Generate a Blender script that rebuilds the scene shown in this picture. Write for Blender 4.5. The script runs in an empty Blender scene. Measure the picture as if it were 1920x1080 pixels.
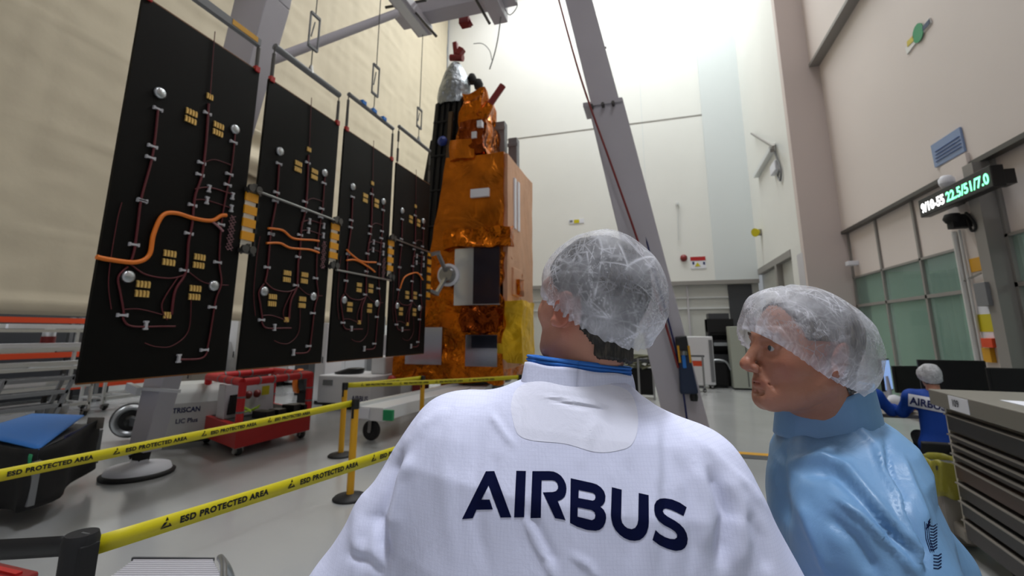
import bpy, bmesh, math, random
import numpy as np
from mathutils import Vector, Matrix, noise
from mathutils.bvhtree import BVHTree
random.seed(7)
SC = bpy.context.scene
COL = SC.collection
# ---------------------------------------------------------------- camera
F_PX, CX, CY = 853.0, 960.0, 463.0          # lens in pixels of a 1920 wide frame; the photo is an off-centre crop
PITCH, YAW = math.atan(162 / 853.0), math.radians(17.1)
CAM = Vector((0, 0, 1.65))
FW = Vector((-math.sin(YAW) * math.cos(PITCH), math.cos(YAW) * math.cos(PITCH), math.sin(PITCH)))
RT = Vector((math.cos(YAW), math.sin(YAW), 0))
UP = RT.cross(FW)
cam_d = bpy.data.cameras.new('camera'); cam = bpy.data.objects.new('camera', cam_d); COL.objects.link(cam)
cam.matrix_world = Matrix(((RT.x, UP.x, -FW.x, CAM.x), (RT.y, UP.y, -FW.y, CAM.y), (RT.z, UP.z, -FW.z, CAM.z), (0, 0, 0, 1)))
cam_d.sensor_width = 36; cam_d.lens = 36 * F_PX / 1920; cam_d.shift_y = -(540 - CY) / 1920
cam_d.clip_start = 0.05; cam_d.clip_end = 200
cam_d.dof.use_dof = True; cam_d.dof.focus_distance = 0.85; cam_d.dof.aperture_fstop = 5.0
SC.camera = cam
# ---------------------------------------------------------------- world, lights, exposure
SC.view_settings.view_transform = 'Standard'; SC.view_settings.look = 'None'
SC.view_settings.gamma = 1; SC.view_settings.use_curve_mapping = False
SC.view_settings.exposure = 0.0
wd = bpy.data.worlds.new('world'); SC.world = wd; wd.use_nodes = True
wd.node_tree.nodes['Background'].inputs[0].default_value = (.8, .85, .9, 1)
wd.node_tree.nodes['Background'].inputs[1].default_value = 0.3
def area(name, loc, sx, sy, power, col=(1, 1, 1), aim=None, spread=180):
    l = bpy.data.lights.new(name, 'AREA'); l.shape = 'RECTANGLE'; l.size = sx; l.size_y = sy
    l.energy = power; l.color = col; l.spread = math.radians(spread)
    o = bpy.data.objects.new(name, l); COL.objects.link(o); o.location = loc
    if aim is not None:
        o.rotation_euler = (Vector(aim) - Vector(loc)).to_track_quat('-Z', 'Y').to_euler()
    return o
LIGHTS = [      # the hall's high-bay lamps, plus one added rear fill
    ('ceiling_light_far_left', (-4.0, 15.2, 18.7), 5.0, 2.0, 580, (.97, .98, 1), None, 160),
    ('ceiling_light_far_right', (1.0, 15.2, 18.7), 4.0, 2.0, 730, (.95, 1, .98), None, 160),
    ('ceiling_light_mid_left', (-4.0, 9.5, 18.7), 2.5, 1.6, 90, (1.0, .98, .97), None, 110),
    ('ceiling_light_mid_right', (1.2, 8.5, 18.7), 2.5, 1.6, 170, (1, .96, .97), None, 130),
    ('fill_light_rear', (2.6, -3.2, 18.7), 2.5, 1.6, 300, (.96, .97, 1), None, 150),  # added wide fill behind the camera, lightens the rig's near faces
    ('ceiling_light_near', (.9, -1.2, 18.7), 1.6, 1.6, 235, (.9, .93, 1), None, 50),
]
for a in LIGHTS: area(*a)
for y in (3.0, 9.0, 15.0):
    area('side_bay_light', (-12.3, y, 5.8), 0.5, 2.5, 130, (.95, .97, 1))
area('office_light', (6.8, 10.0, 2.95), 1.2, 0.4, 45, (.75, 1, .9))
area('office_light', (6.8, 6.0, 2.95), 1.2, 0.4, 28, (.75, 1, .9))
# ---------------------------------------------------------------- rays of the photograph: pixel -> point on a plane of the place
def ray(px, py): return FW + RT * ((px - CX) / F_PX) - UP * ((py - CY) / F_PX)
def atx(px, py, x): d = ray(px, py); return CAM + d * (x / d.x)
def aty(px, py, y): d = ray(px, py); return CAM + d * (y / d.y)
def atz(px, py, z): d = ray(px, py); return CAM + d * ((z - 1.65) / d.z)
def atd(px, py, d): return CAM + ray(px, py) * d
# ---------------------------------------------------------------- materials
def lin(c):
    if isinstance(c, str):
        c = tuple(int(c[i:i + 2], 16) / 255 for i in (0, 2, 4))
    return tuple((v / 12.92 if v <= .04045 else ((v + .055) / 1.055) ** 2.4) for v in c) + (1,)
def mat(name, col, rough=.5, metal=0, bump=None, var=None, emit=0, trans=0, sss=0, alpha=1, coat=0, spec=None, ior=None):
    """bump=(kind, scale, strength, distance); var=(scale, amount)"""
    m = bpy.data.materials.new(name); m.use_nodes = True
    nt = m.node_tree; b = nt.nodes['Principled BSDF']
    c = lin(col)
    b.inputs['Base Color'].default_value = c; b.inputs['Roughness'].default_value = rough
    b.inputs['Metallic'].default_value = metal
    if coat: b.inputs['Coat Weight'].default_value = coat; b.inputs['Coat Roughness'].default_value = .12
    if spec is not None: b.inputs['Specular IOR Level'].default_value = spec
    if ior: b.inputs['IOR'].default_value = ior
    if trans: b.inputs['Transmission Weight'].default_value = trans
    if alpha < 1: b.inputs['Alpha'].default_value = alpha
    if sss:
        b.inputs['Subsurface Weight'].default_value = sss; b.inputs['Subsurface Radius'].default_value = (1, .35, .2)
        b.inputs['Subsurface Scale'].default_value = .01
    if emit:
        b.inputs['Emission Color'].default_value = c; b.inputs['Emission Strength'].default_value = emit
    tc = nt.nodes.new('ShaderNodeTexCoord')
    if var:
        n = nt.nodes.new('ShaderNodeTexNoise'); n.inputs['Scale'].default_value = var[0]; n.inputs['Detail'].default_value = 5
        nt.links.new(tc.outputs['Object'], n.inputs['Vector'])
        r = nt.nodes.new('ShaderNodeMapRange'); r.inputs[1].default_value = .3; r.inputs[2].default_value = .7
        r.inputs[3].default_value = 1 - var[1]; r.inputs[4].default_value = 1 + var[1]
        nt.links.new(n.outputs[0], r.inputs[0])
        mx = nt.nodes.new('ShaderNodeVectorMath'); mx.operation = 'SCALE'; mx.inputs[0].default_value = c[:3]
        nt.links.new(r.outputs[0], mx.inputs['Scale']); nt.links.new(mx.outputs[0], b.inputs['Base Color'])
    if bump:
        kind, sc, st, dist = bump
        if kind == 'noise':
            n = nt.nodes.new('ShaderNodeTexNoise'); n.inputs['Scale'].default_value = sc; n.inputs['Detail'].default_value = 6; out = n.outputs[0]
        else:
            n = nt.nodes.new('ShaderNodeTexVoronoi'); n.inputs['Scale'].default_value = sc; n.feature = kind; out = n.outputs[0]
        nt.links.new(tc.outputs['Object'], n.inputs['Vector'])
        bp = nt.nodes.new('ShaderNodeBump'); bp.inputs['Strength'].default_value = st; bp.inputs['Distance'].default_value = dist
        nt.links.new(out, bp.inputs['Height']); nt.links.new(bp.outputs[0], b.inputs['Normal'])
    return m
M = {}
M['wall'] = mat('wall_paint', 'e2e3df', .6, bump=('noise', 8, .05, .02), var=(.35, .03))
M['wall_blue'] = mat('wall_paint_cool', 'd3d9da', .6)
M['wall_warm'] = mat('wall_paint_warm', 'd8cfca', .6, bump=('noise', 6, .05, .02), var=(.5, .02))
M['pillar'] = mat('pillar_paint', 'cbbfba', .6)
M['trimgrey'] = mat('trim_grey', '8d8a86', .5)
M['alu'] = mat('aluminium', 'b9bdc0', .32, .9)
M['alu_white'] = mat('white_aluminium', 'd9dcdc', .35, .2)
M['steel'] = mat('steel', '9a9a98', .3, 1)
M['steel_dark'] = mat('dark_steel', '5d5c5a', .4, .8)
M['white'] = mat('white_lacquer', 'dcdde0', .35)
M['white_grey'] = mat('light_grey_lacquer', 'c3c1c6', .4)
M['rig'] = mat('rig_paint', 'bdbac2', .4, var=(1.5, .03))
M['black'] = mat('black_plastic', '0c0c0d', .4)
M['blackmatte'] = mat('black_matte', '08080a', .75)
M['rubber'] = mat('rubber', '1b1b1d', .6)
M['yellow'] = mat('yellow_paint', 'd29a10', .4)
M['tape'] = mat('barrier_tape_yellow', 'c9bc12', .45)
M['red'] = mat('red_paint', 'b01d1d', .4)
M['darkred'] = mat('dark_red', '7a2020', .45)
M['foam_red'] = mat('red_foam', 'c82024', .6)
M['orange'] = mat('orange_paint', 'd9481c', .45)
M['harness'] = mat('orange_harness', 'e0761c', .5)
M['redwire'] = mat('red_wire', '561019', .5)
M['clip'] = mat('white_clip', 'b4b4b8', .5)
M['goldcell'] = mat('gold_coupon', 'e8c070', .35, .4)
M['green'] = mat('green', '1f8f5a', .5)
M['blue'] = mat('blue_cover', '1f77d0', .5)
M['navy'] = mat('navy', '101d58', .6)
M['ink'] = mat('navy_ink', '040b30', .8, spec=.1)
M['glass'] = mat('office_glass', 'a8c8be', .04, 0, alpha=.28)
M['silverfoil'] = mat('silver_foil', '8f959a', .28, 1, bump=('noise', 6, .8, .12))
M['osr'] = mat('mirror_radiator', 'c6c9d2', .16, 1, bump=('noise', 30, .05, .01))
M['grey'] = mat('grey_plastic', '77797c', .5)
M['greydark'] = mat('grey_dark', '3c3e42', .5)
M['beige'] = mat('beige_cabinet', '88827a', .45)
M['screen'] = mat('lit_screen', '88a8e0', .3, emit=.8)
M['led_w'] = mat('led_white', 'ffffff', .4, emit=3)
M['led_g'] = mat('led_green', '7dffb9', .4, emit=2.2)
M['paper'] = mat('paper', 'e0e2ea', .6)
def mli(name, col, rough, sc, st, var=.25):
    m = mat(name, col, rough, .92, var=(2.2, var)); nt = m.node_tree; b = nt.nodes['Principled BSDF']
    tc = [n for n in nt.nodes if n.type == 'TEX_COORD'][0]
    v = nt.nodes.new('ShaderNodeTexVoronoi'); v.feature = 'SMOOTH_F1'; v.inputs['Scale'].default_value = sc
    n = nt.nodes.new('ShaderNodeTexNoise'); n.inputs['Scale'].default_value = sc * .8; n.inputs['Detail'].default_value = 3
    n.inputs['Distortion'].default_value = 1.5
    a = nt.nodes.new('ShaderNodeMath'); a.operation = 'ADD'
    bp = nt.nodes.new('ShaderNodeBump'); bp.inputs['Strength'].default_value = st; bp.inputs['Distance'].default_value = .12
    nt.links.new(tc.outputs['Object'], v.inputs['Vector']); nt.links.new(tc.outputs['Object'], n.inputs['Vector'])
    nt.links.new(v.outputs[0], a.inputs[0]); nt.links.new(n.outputs[0], a.inputs[1])
    nt.links.new(a.outputs[0], bp.inputs['Height']); nt.links.new(bp.outputs[0], b.inputs['Normal'])
    return m
M['mli'] = mli('gold_insulation', 'b8660f', .32, 2.2, .55)
M['mli_side'] = mli('matt_gold_insulation', 'cfa284', .55, 1.5, .15, .08)
M['mli_crumple'] = mli('crumpled_gold_insulation', 'b4600e', .2, 4.2, .6)
M['mli_yellow'] = mli('yellow_insulation', 'e0b21c', .35, 4, .35)
for k_, v_ in (('mli_yellow', .45), ('mli', .8), ('mli_side', .6)): M[k_].node_tree.nodes['Principled BSDF'].inputs['Metallic'].default_value = v_
M['mli_dark'] = mli('dark_insulation', '7a3508', .2, 4, .6)
# ---------------------------------------------------------------- mesh builder
def unit(v):
    v = Vector(v); return v.normalized()
class MB:
    def __init__(s): s.v = []; s.f = []; s.sm = []
    def add(s, vs, fs, smooth=False):
        b = len(s.v); s.v += [tuple(v) for v in vs]; s.f += [tuple(i + b for i in f) for f in fs]; s.sm += [smooth] * len(fs); return s
    def hexa(s, p):      # 8 points: bottom 4 (ccw), top 4
        return s.add(p, [(3, 2, 1, 0), (4, 5, 6, 7), (0, 1, 5, 4), (1, 2, 6, 5), (2, 3, 7, 6), (3, 0, 4, 7)])
    def box(s, lo, hi):
        x0, y0, z0 = lo; x1, y1, z1 = hi
        x0, x1 = sorted((x0, x1)); y0, y1 = sorted((y0, y1)); z0, z1 = sorted((z0, z1))
        return s.hexa([(x0, y0, z0), (x1, y0, z0), (x1, y1, z0), (x0, y1, z0), (x0, y0, z1), (x1, y0, z1), (x1, y1, z1), (x0, y1, z1)])
    def bar(s, p, q, w, h=None, up=(0, 0, 1), w2=None, h2=None):
        p, q = Vector(p), Vector(q); d = (q - p).normalized(); u = Vector(up)
        if abs(d.dot(u)) > .98: u = Vector((0, 1, 0))
        sx = d.cross(u).normalized(); sy = sx.cross(d).normalized()
        h = h or w; w2 = w2 or w; h2 = h2 or h
        c = [p + sx * a * w / 2 + sy * b * h / 2 for a, b in ((-1, -1), (1, -1), (1, 1), (-1, 1))]
        e = [q + sx * a * w2 / 2 + sy * b * h2 / 2 for a, b in ((-1, -1), (1, -1), (1, 1), (-1, 1))]
        return s.hexa(c + e)
    def tube(s, pts, r, n=8, close=False, r2=None):
        pts = [Vector(p) for p in pts]; m = len(pts); vs = []; prev = None
        for i, p in enumerate(pts):
            a = pts[(i - 1) % m] if (close or i) else p; b = pts[(i + 1) % m] if (close or i < m - 1) else p
            d = (b - a).normalized()
            if prev is None:
                u = Vector((0, 0, 1)) if abs(d.z) < .9 else Vector((1, 0, 0)); x = d.cross(u).normalized()
            else:
                x = (prev - d * prev.dot(d)).normalized()
            prev = x; y = d.cross(x)
            rr = r if r2 is None else r + (r2 - r) * i / (m - 1)
            vs += [p + (x * math.cos(t) + y * math.sin(t)) * rr for t in [2 * math.pi * k / n for k in range(n)]]
        fs = []
        for i in range(m if close else m - 1):
            j = (i + 1) % m
            for k in range(n): l = (k + 1) % n; fs.append((i * n + k, i * n + l, j * n + l, j * n + k))
        s.add(vs, fs, True)
        if not close: s.add(vs[:n], [tuple(range(n))[::-1]]); s.add(vs[-n:], [tuple(range(n))])
        return s
    def lathe(s, c, prof, n=24, axis=(0, 0, 1), smooth=True):   # prof: (radius, height)
        a = unit(axis); u = Vector((1, 0, 0)) if abs(a.x) < .9 else Vector((0, 1, 0)); x = a.cross(u).normalized(); y = a.cross(x); c = Vector(c)
        vs = []
        for r, h in prof: vs += [c + a * h + (x * math.cos(2 * math.pi * k / n) + y * math.sin(2 * math.pi * k / n)) * max(r, 1e-4) for k in range(n)]
        fs = []
        for i in range(len(prof) - 1):
            for k in range(n): l = (k + 1) % n; fs.append((i * n + k, i * n + l, (i + 1) * n + l, (i + 1) * n + k))
        s.add(vs, fs, smooth); s.add(vs[:n], [tuple(range(n))[::-1]]); s.add(vs[-n:], [tuple(range(n))]); return s
    def cyl(s, p, q, r, n=16, r2=None):
        p, q = Vector(p), Vector(q); return s.lathe(p, [(r, 0), (r2 if r2 is not None else r, (q - p).length)], n, q - p)
    def prism(s, poly, ext):        # poly: 3d points in a plane, ext: vector
        e = Vector(ext); n = len(poly); p = [Vector(v) for v in poly]
        s.add(p + [v + e for v in p], [tuple(range(n))[::-1], tuple(range(n, 2 * n))] + [(i, (i + 1) % n, n + (i + 1) % n, n + i) for i in range(n)]); return s
    def grid(s, fn, nu, nv, smooth=True):
        vs = [fn(i / nu, j / nv) for j in range(nv + 1) for i in range(nu + 1)]
        return s.add(vs, [(j * (nu + 1) + i, j * (nu + 1) + i + 1, (j + 1) * (nu + 1) + i + 1, (j + 1) * (nu + 1) + i) for j in range(nv) for i in range(nu)], smooth)
    def build(s, name, m, parent=None, bevel=0, seg=2, thick=0, origin=None):
        me = bpy.data.meshes.new(name); V = np.array(s.v, dtype=float)
        if parent is not None: org = np.array(absloc(parent))
        elif origin is not None: org = np.array(origin)
        else: org = np.array(((V[:, 0].min() + V[:, 0].max()) / 2, (V[:, 1].min() + V[:, 1].max()) / 2, V[:, 2].min()))
        me.from_pydata([tuple(v) for v in (V - org)], [], s.f)
        me.polygons.foreach_set('use_smooth', s.sm)
        bm = bmesh.new(); bm.from_mesh(me)
        if not thick: bmesh.ops.recalc_face_normals(bm, faces=bm.faces)
        bm.to_mesh(me); bm.free(); me.update()
        for mm in (m if isinstance(m, (list, tuple)) else [m]): me.materials.append(M[mm] if isinstance(mm, str) else mm)
        o = bpy.data.objects.new(name, me); COL.objects.link(o)
        if parent is not None: o.parent = parent
        else: o.location = org
        if thick: sd = o.modifiers.new('s', 'SOLIDIFY'); sd.thickness = thick; sd.offset = 0
        if bevel: bv = o.modifiers.new('b', 'BEVEL'); bv.width = bevel; bv.segments = seg; bv.limit_method = 'ANGLE'; bv.angle_limit = .7
        return o
def absloc(o):
    l = Vector((0, 0, 0))
    while o is not None: l = l + o.location; o = o.parent
    return l
def tag(o, label, cat, group=None):
    o['label'] = label; o['category'] = cat
    if group: o['group'] = group
    return o
def thing(name, label, cat, loc, group=None):
    o = bpy.data.objects.new(name, None); COL.objects.link(o); o.location = loc; o.empty_display_size = .1
    return tag(o, label, cat, group)
def struct(o, kind='structure'): o['kind'] = kind; return o
def copytree(o, loc=None, label=None, parent=None, rotz=None):
    c = o.copy(); COL.objects.link(c)
    if parent is not None: c.parent = parent
    if loc is not None: c.location = loc
    if rotz is not None: c.rotation_euler.z = rotz
    if label: c['label'] = label
    for ch in list(o.children): copytree(ch, parent=c)
    return c
def curve_pts(pts, n=8):        # Catmull-Rom
    P = [Vector(p) for p in pts]; out = []
    for i in range(len(P) - 1):
        p0 = P[max(i - 1, 0)]; p1 = P[i]; p2 = P[i + 1]; p3 = P[min(i + 2, len(P) - 1)]
        for k in range(n):
            t = k / n
            out.append(.5 * ((2 * p1) + (p2 - p0) * t + (2 * p0 - 5 * p1 + 4 * p2 - p3) * t * t + (3 * p1 - p0 - 3 * p2 + p3) * t ** 3))
    out.append(P[-1]); return out
def text_geo(txt, size=1, bold=0, spacing=1, align='LEFT'):
    c = bpy.data.curves.new('t', 'FONT'); c.body = txt; c.size = size; c.offset = bold; c.space_character = spacing
    c.align_x = align; c.resolution_u = 3
    o = bpy.data.objects.new('t', c); COL.objects.link(o)
    me = bpy.data.meshes.new_from_object(o.evaluated_get(bpy.context.evaluated_depsgraph_get()))
    V = [v.co.copy() for v in me.vertices]; Fs = [tuple(p.vertices) for p in me.polygons]
    bpy.data.objects.remove(o); bpy.data.curves.remove(c); bpy.data.meshes.remove(me)
    return V, Fs
def text(name, txt, origin, xd, yd, size, m, parent, bold=.0, spacing=1, align='LEFT', fit=None, off=.002):
    V, Fs = text_geo(txt, size, bold * size, spacing, align)
    xd, yd = unit(xd), unit(yd); nn = xd.cross(yd).normalized(); sx = 1
    if fit: sx = fit / (max(v.x for v in V) - min(v.x for v in V))
    o = Vector(origin) + nn * off
    return MB().add([o + xd * v.x * sx + yd * v.y for v in V], Fs).build(name, m, parent)
# ---------------------------------------------------------------- the hall
XL, XR, XP, YB, ZC = -9.0, 4.63, 3.75, 18.5, 19.0
BOT = 1.93
fm = mat('floor_epoxy', 'a2a4a4', .17, bump=('noise', 3, .04, .02), var=(.8, .04), coat=.3)
nt = fm.node_tree; b = nt.nodes['Principled BSDF']
nz = nt.nodes.new('ShaderNodeTexNoise'); nz.inputs['Scale'].default_value = 1.3; nz.inputs['Detail'].default_value = 6
mr = nt.nodes.new('ShaderNodeMapRange'); mr.inputs[3].default_value = .1; mr.inputs[4].default_value = .32
nt.links.new([n for n in nt.nodes if n.type == 'TEX_COORD'][0].outputs['Object'], nz.inputs['Vector'])
nt.links.new(nz.outputs[0], mr.inputs[0]); nt.links.new(mr.outputs[0], b.inputs['Roughness'])
struct(MB().box((-15.2, -5, -.2), (9.5, 18.7, 0)).build('floor', fm))
struct(MB().box((-15.2, -5, ZC), (9.5, 18.7, ZC + .1)).build('ceiling', 'trimgrey'))
# back wall with panel joint
bw = MB().box((XL, YB, 3.55), (2.3, YB + .2, ZC))
struct(bw.build('wall_back', 'wall'))
struct(MB().box((2.3, YB - .08, 3.55), (XP, YB + .2, ZC)).build('wall_back_block', 'wall_blue'))
jz = 10.27
struct(MB().box((XL, YB - .012, jz), (2.3, YB, jz + .05)).build('trim_1', 'trimgrey'))
struct(MB().box((-.02, YB - .004, 3.6), (.0, YB, ZC)).build('trim_2', 'wall_blue'))
# lower back wall: pale roller doors under a steel rail
lb = mat('back_door_panel', 'c6c8c3', .3, bump=('noise', 2, .1, .05), var=(.7, .06))
struct(MB().box((XL, YB + .1, 0), (XP, YB + .3, 3.55)).build('wall_back_lower', lb))
struct(MB().box((XL, YB - .1, 3.45), (XP, YB + .1, 3.6)).build('trim_3', 'trimgrey'))
for i, x in enumerate((-3.2, -1.0, 1.25)):
    struct(MB().box((x, YB + .04, 0), (x + .06, YB + .1, 3.45)).build('trim_%d' % (4 + i), 'white_grey'))
for i, z in enumerate((2.55, 2.95)):
    struct(MB().box((XL, YB + .05, z), (XP, YB + .1, z + .06)).build('trim_%d' % (8 + i), 'alu_white'))
dk = aty(1365, 540, YB); dk2 = aty(1410, 540, YB)
dr = MB().box((dk.x, YB + .02, 0), (dk2.x, YB + .09, 3.42)).build('door_1', 'greydark'); struct(dr)
# right far wall, pillar
struct(MB().box((XP, 13.3, 3.95), (XP + .3, YB + .1, ZC)).build('wall_right_far', 'wall'))
struct(MB().box((XP, 13.3, 0), (XP + .3, 14.2, 3.95)).build('wall_right_far_pier', 'wall'))
struct(MB().box((XP + .15, 14.2, 0), (XP + .3, YB + .1, 3.95)).build('wall_right_far_lower', lb))
struct(MB().box((XP - .02, 14.2, 3.75), (XP + .16, YB, 3.95)).build('trim_10', 'trimgrey'))
struct(MB().box((XP - .02, 15.8, 0), (XP + .16, 16.0, 3.75)).build('trim_11', 'trimgrey'))
struct(MB().box((XP, 13.06, 0), (5.0, 13.3, ZC)).build('wall_right_pillar', 'pillar'))
struct(MB().box((XP - .004, 13.2, 0), (XP, 13.7, 3.7)).build('trim_12', 'white_grey'))
# right wall above the office windows
struct(MB().box((XR, -5, 4.15), (XR + .3, 13.06, 8.8)).build('wall_right', 'wall_warm'))
struct(MB().box((XR - .22, -5, 8.8), (XR + .3, 13.06, ZC)).build('wall_right_upper', 'wall_warm'))
struct(MB().box((XR - .24, -5, 8.72), (XR + .01, 13.06, 8.8)).build('trim_13', 'trimgrey'))
struct(MB().box((XR - .03, -5, 4.08), (XR + .1, 13.06, 4.15)).build('trim_14', 'steel_dark'))
# office front: bays of opaque panels over glass
wi = [0]
XO = XR + .1
def bay(y0, y1, splits, zt=2.98, zm=2.3):
    wi[0] += 1
    w = MB().box((XO + .02, y0, zt), (XO + .06, y1, 4.1)).build('window_%d' % wi[0], 'wall_warm'); struct(w)
    f = MB()
    for y in [y0 + .03] + splits + [y1 - .03]: f.box((XO - .02, y - .03, 0), (XO + .08, y + .03, 4.1))
    f.box((XO - .02, y0, zm - .03), (XO + .08, y1, zm + .03)); f.box((XO - .02, y0, zt - .02), (XO + .08, y1, zt + .02)); f.box((XO - .02, y0, .0), (XO + .08, y1, .12))
    f.build('window_frame', 'trimgrey', w)
    e = [y0] + splits + [y1]
    for a, c in zip(e[:-1], e[1:]):
        MB().box((XO + .02, a + .03, .12), (XO + .03, c - .03, zm - .03)).build('pane', 'glass', w)
        MB().box((XO + .02, a + .03, zm + .03), (XO + .03, c - .03, zt - .02)).build('pane', 'glass', w)
bay(8.75, 13.06, [10.05, 11.55])
bay(3.6, 7.9, [5.6])
bay(-5, 3.55, [-2.4, .6])
struct(MB().box((XR - .05, 8.12, 0), (XO + .3, 8.75, 4.3)).build('wall_right_column', 'wall_warm'))
struct(MB().box((XR - .12, 7.9, 0), (XO + .1, 8.12, 4.08)).build('trim_15', 'trimgrey'))
# office behind the glass
og = mat('office_wall_green', 'a9bfa6', .7)
struct(MB().box((9.3, -5, 0), (9.5, 13.06, 3.3)).build('wall_office_back', og))
struct(MB().box((XO + .1, -5, 3.1), (9.5, 13.06, 3.3)).build('ceiling_office', 'white_grey'))
struct(MB().box((XO + .1, 13.06, 0), (9.5, 13.3, 3.3)).build('wall_office_far', og))
struct(MB().box((5.0, 13.3, 0), (9.5, 18.7, 3.3)).build('wall_office_store', og))
# shells that close the room
struct(MB().box((-15.3, -5, 0), (-15.2, 18.7, 6.2)).build('wall_left_bay', 'wall'))
struct(MB().box((-15.2, 1.0, 0), (-15.1, 9.6, 2.3)).build('wall_left_bay_shade', 'greydark'))  # dark sheet painting the shade of the recess behind the racks
struct(MB().box((-15.2, 18.5, 0), (XL, 18.7, 6.2)).build('wall_left_bay_end', 'wall'))
struct(MB().box((-15.2, -5, 6.2), (XL - .1, 18.7, 6.3)).build('ceiling_bay', 'wall'))
struct(MB().box((-15.3, -5.2, 0), (9.5, -5, ZC)).build('wall_behind', 'white_grey'))
# left wall: hung cream cover with sewn rows and sagging folds
def cover(u, v):
    y = -5 + u * 23.4; z = BOT + v * (ZC - BOT)
    d = 0
    for s in (3.2, 4.85, 6.6, 8.5, 10.5, 12.6, 14.7): d += .012 * math.exp(-((z - s - .02 * math.sin(y * 2)) / .035) ** 2)
    d += .05 * (noise.noise(Vector((0, y * .35, z * .3)))) + .018 * noise.noise(Vector((3, y * 1.1, z * 3.2)))
    d += .02 * noise.noise(Vector((7, y * 3.5, z * .6)))
    if z < 2.2: d += .05 * math.sin((z - BOT) / .34 * math.pi) ** 2
    return (XL + d, y, z)
cm = mat('cream_cover', 'cdc2aa', .75, bump=('noise', 5, .12, .04), var=(.6, .04))
o = MB().grid(cover, 260, 230).build('wall_left', cm, thick=.03); struct(o)
# sagging cover swag low behind the second and third panel
sw = MB()
def swag(u, v):
    y = 5.9 + u * 4.8; s = math.sin(u * math.pi)
    z = 6.35 + .16 * u - v * (.25 + .9 * s)
    return (XL + .12 + .1 * math.sin(v * 9 + u * 4) * s + .12 * v, y, z)
sw.grid(swag, 60, 24)
tag(sw.build('fabric_cover', cm, thick=.02), 'cream fabric flap sagging in folds across the left hall wall behind the dark panels', 'cover')
# ---------------------------------------------------------------- solar wing hung from the rig
XA = -4.4
PZ0, PZ1 = 1.26, 4.75
PY = [(2.56, 3.89), (4.04, 5.37), (5.51, 6.88), (7.0, 8.33)]
def lerp(a, b, t): return a + (b - a) * t
M['panelblack'] = mat('panel_black', '050403', .5, spec=.15, var=(1.5, .3), bump=('noise', 12, .08, .01))
wing = thing('solar_wing', 'four black solar panels in a row with red wiring, hung before the cream wall', 'solar array', (XA, 5.4, PZ0))
# layout of one panel, read off the nearest one: pixel -> (u, v) on its back
def uv(px, py):
    p = atx(px, py, XA); return ((p.y - PY[0][0]) / (PY[0][1] - PY[0][0]), (p.z - PZ0) / (PZ1 - PZ0))
def pt(k, u, v, d=0): return Vector((XA + .02 + d, lerp(*PY[k], u), lerp(PZ0, PZ1, v)))
WIRES = [
    (.014, [(293, 205), (283, 290), (262, 370), (255, 420), (248, 470), (240, 495)]),
    (.016, [(388, 195), (383, 270), (375, 330), (362, 370), (357, 420), (350, 455), (345, 510), (325, 545), (318, 590)]),
    (.011, [(438, 250), (432, 310), (422, 360), (412, 420), (408, 490), (412, 530), (402, 560), (395, 600), (388, 640), (378, 670), (332, 674)]),
    (.009, [(362, 355), (390, 352), (434, 365)]), (.007, [(362, 375), (385, 376), (432, 391)]),
    (.009, [(240, 495), (270, 515), (315, 522), (345, 515)]),
    (.011, [(236, 500), (218, 520), (222, 550), (228, 585), (228, 600), (245, 612), (300, 612), (325, 612)]),
    (.006, [(230, 580), (260, 580), (300, 590)]), (.006, [(345, 505), (380, 530), (425, 535)]),
    (.005, [(268, 643), (290, 650), (320, 648), (350, 620), (355, 560)]), (.005, [(205, 580), (200, 520), (215, 420), (225, 380)]),
    (.006, [(400, 60), (396, 110), (391, 180)]), (.007, [(330, 520), (300, 570), (310, 600)]),
    (.006, [(430, 310), (400, 300), (380, 305)]),
]
CLIPS = [(293, 205), (283, 275), (279, 296), (263, 377), (264, 376), (248, 459), (386, 213), (375, 306), (372, 328), (358, 385), (351, 438), (342, 507), (435, 267), (427, 327), (424, 347), (389, 354), (385, 376), (433, 368), (431, 391), (411, 421), (405, 492), (395, 576), (380, 656), (332, 672), (226, 591), (270, 610)]
COUP = [(391, 182, 14, 1), (356, 219, 24, 2), (407, 243, 22, 2), (315, 484, 26, 2), (371, 490, 24, 2), (265, 542, 24, 2), (363, 549, 24, 2), (311, 591, 18, 1)]
DISCS = [(297, 175), (438, 243), (237, 519), (398, 536)]
M['loosewire'] = mat('pale_pink_wire', '9a6f74', .5)
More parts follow.
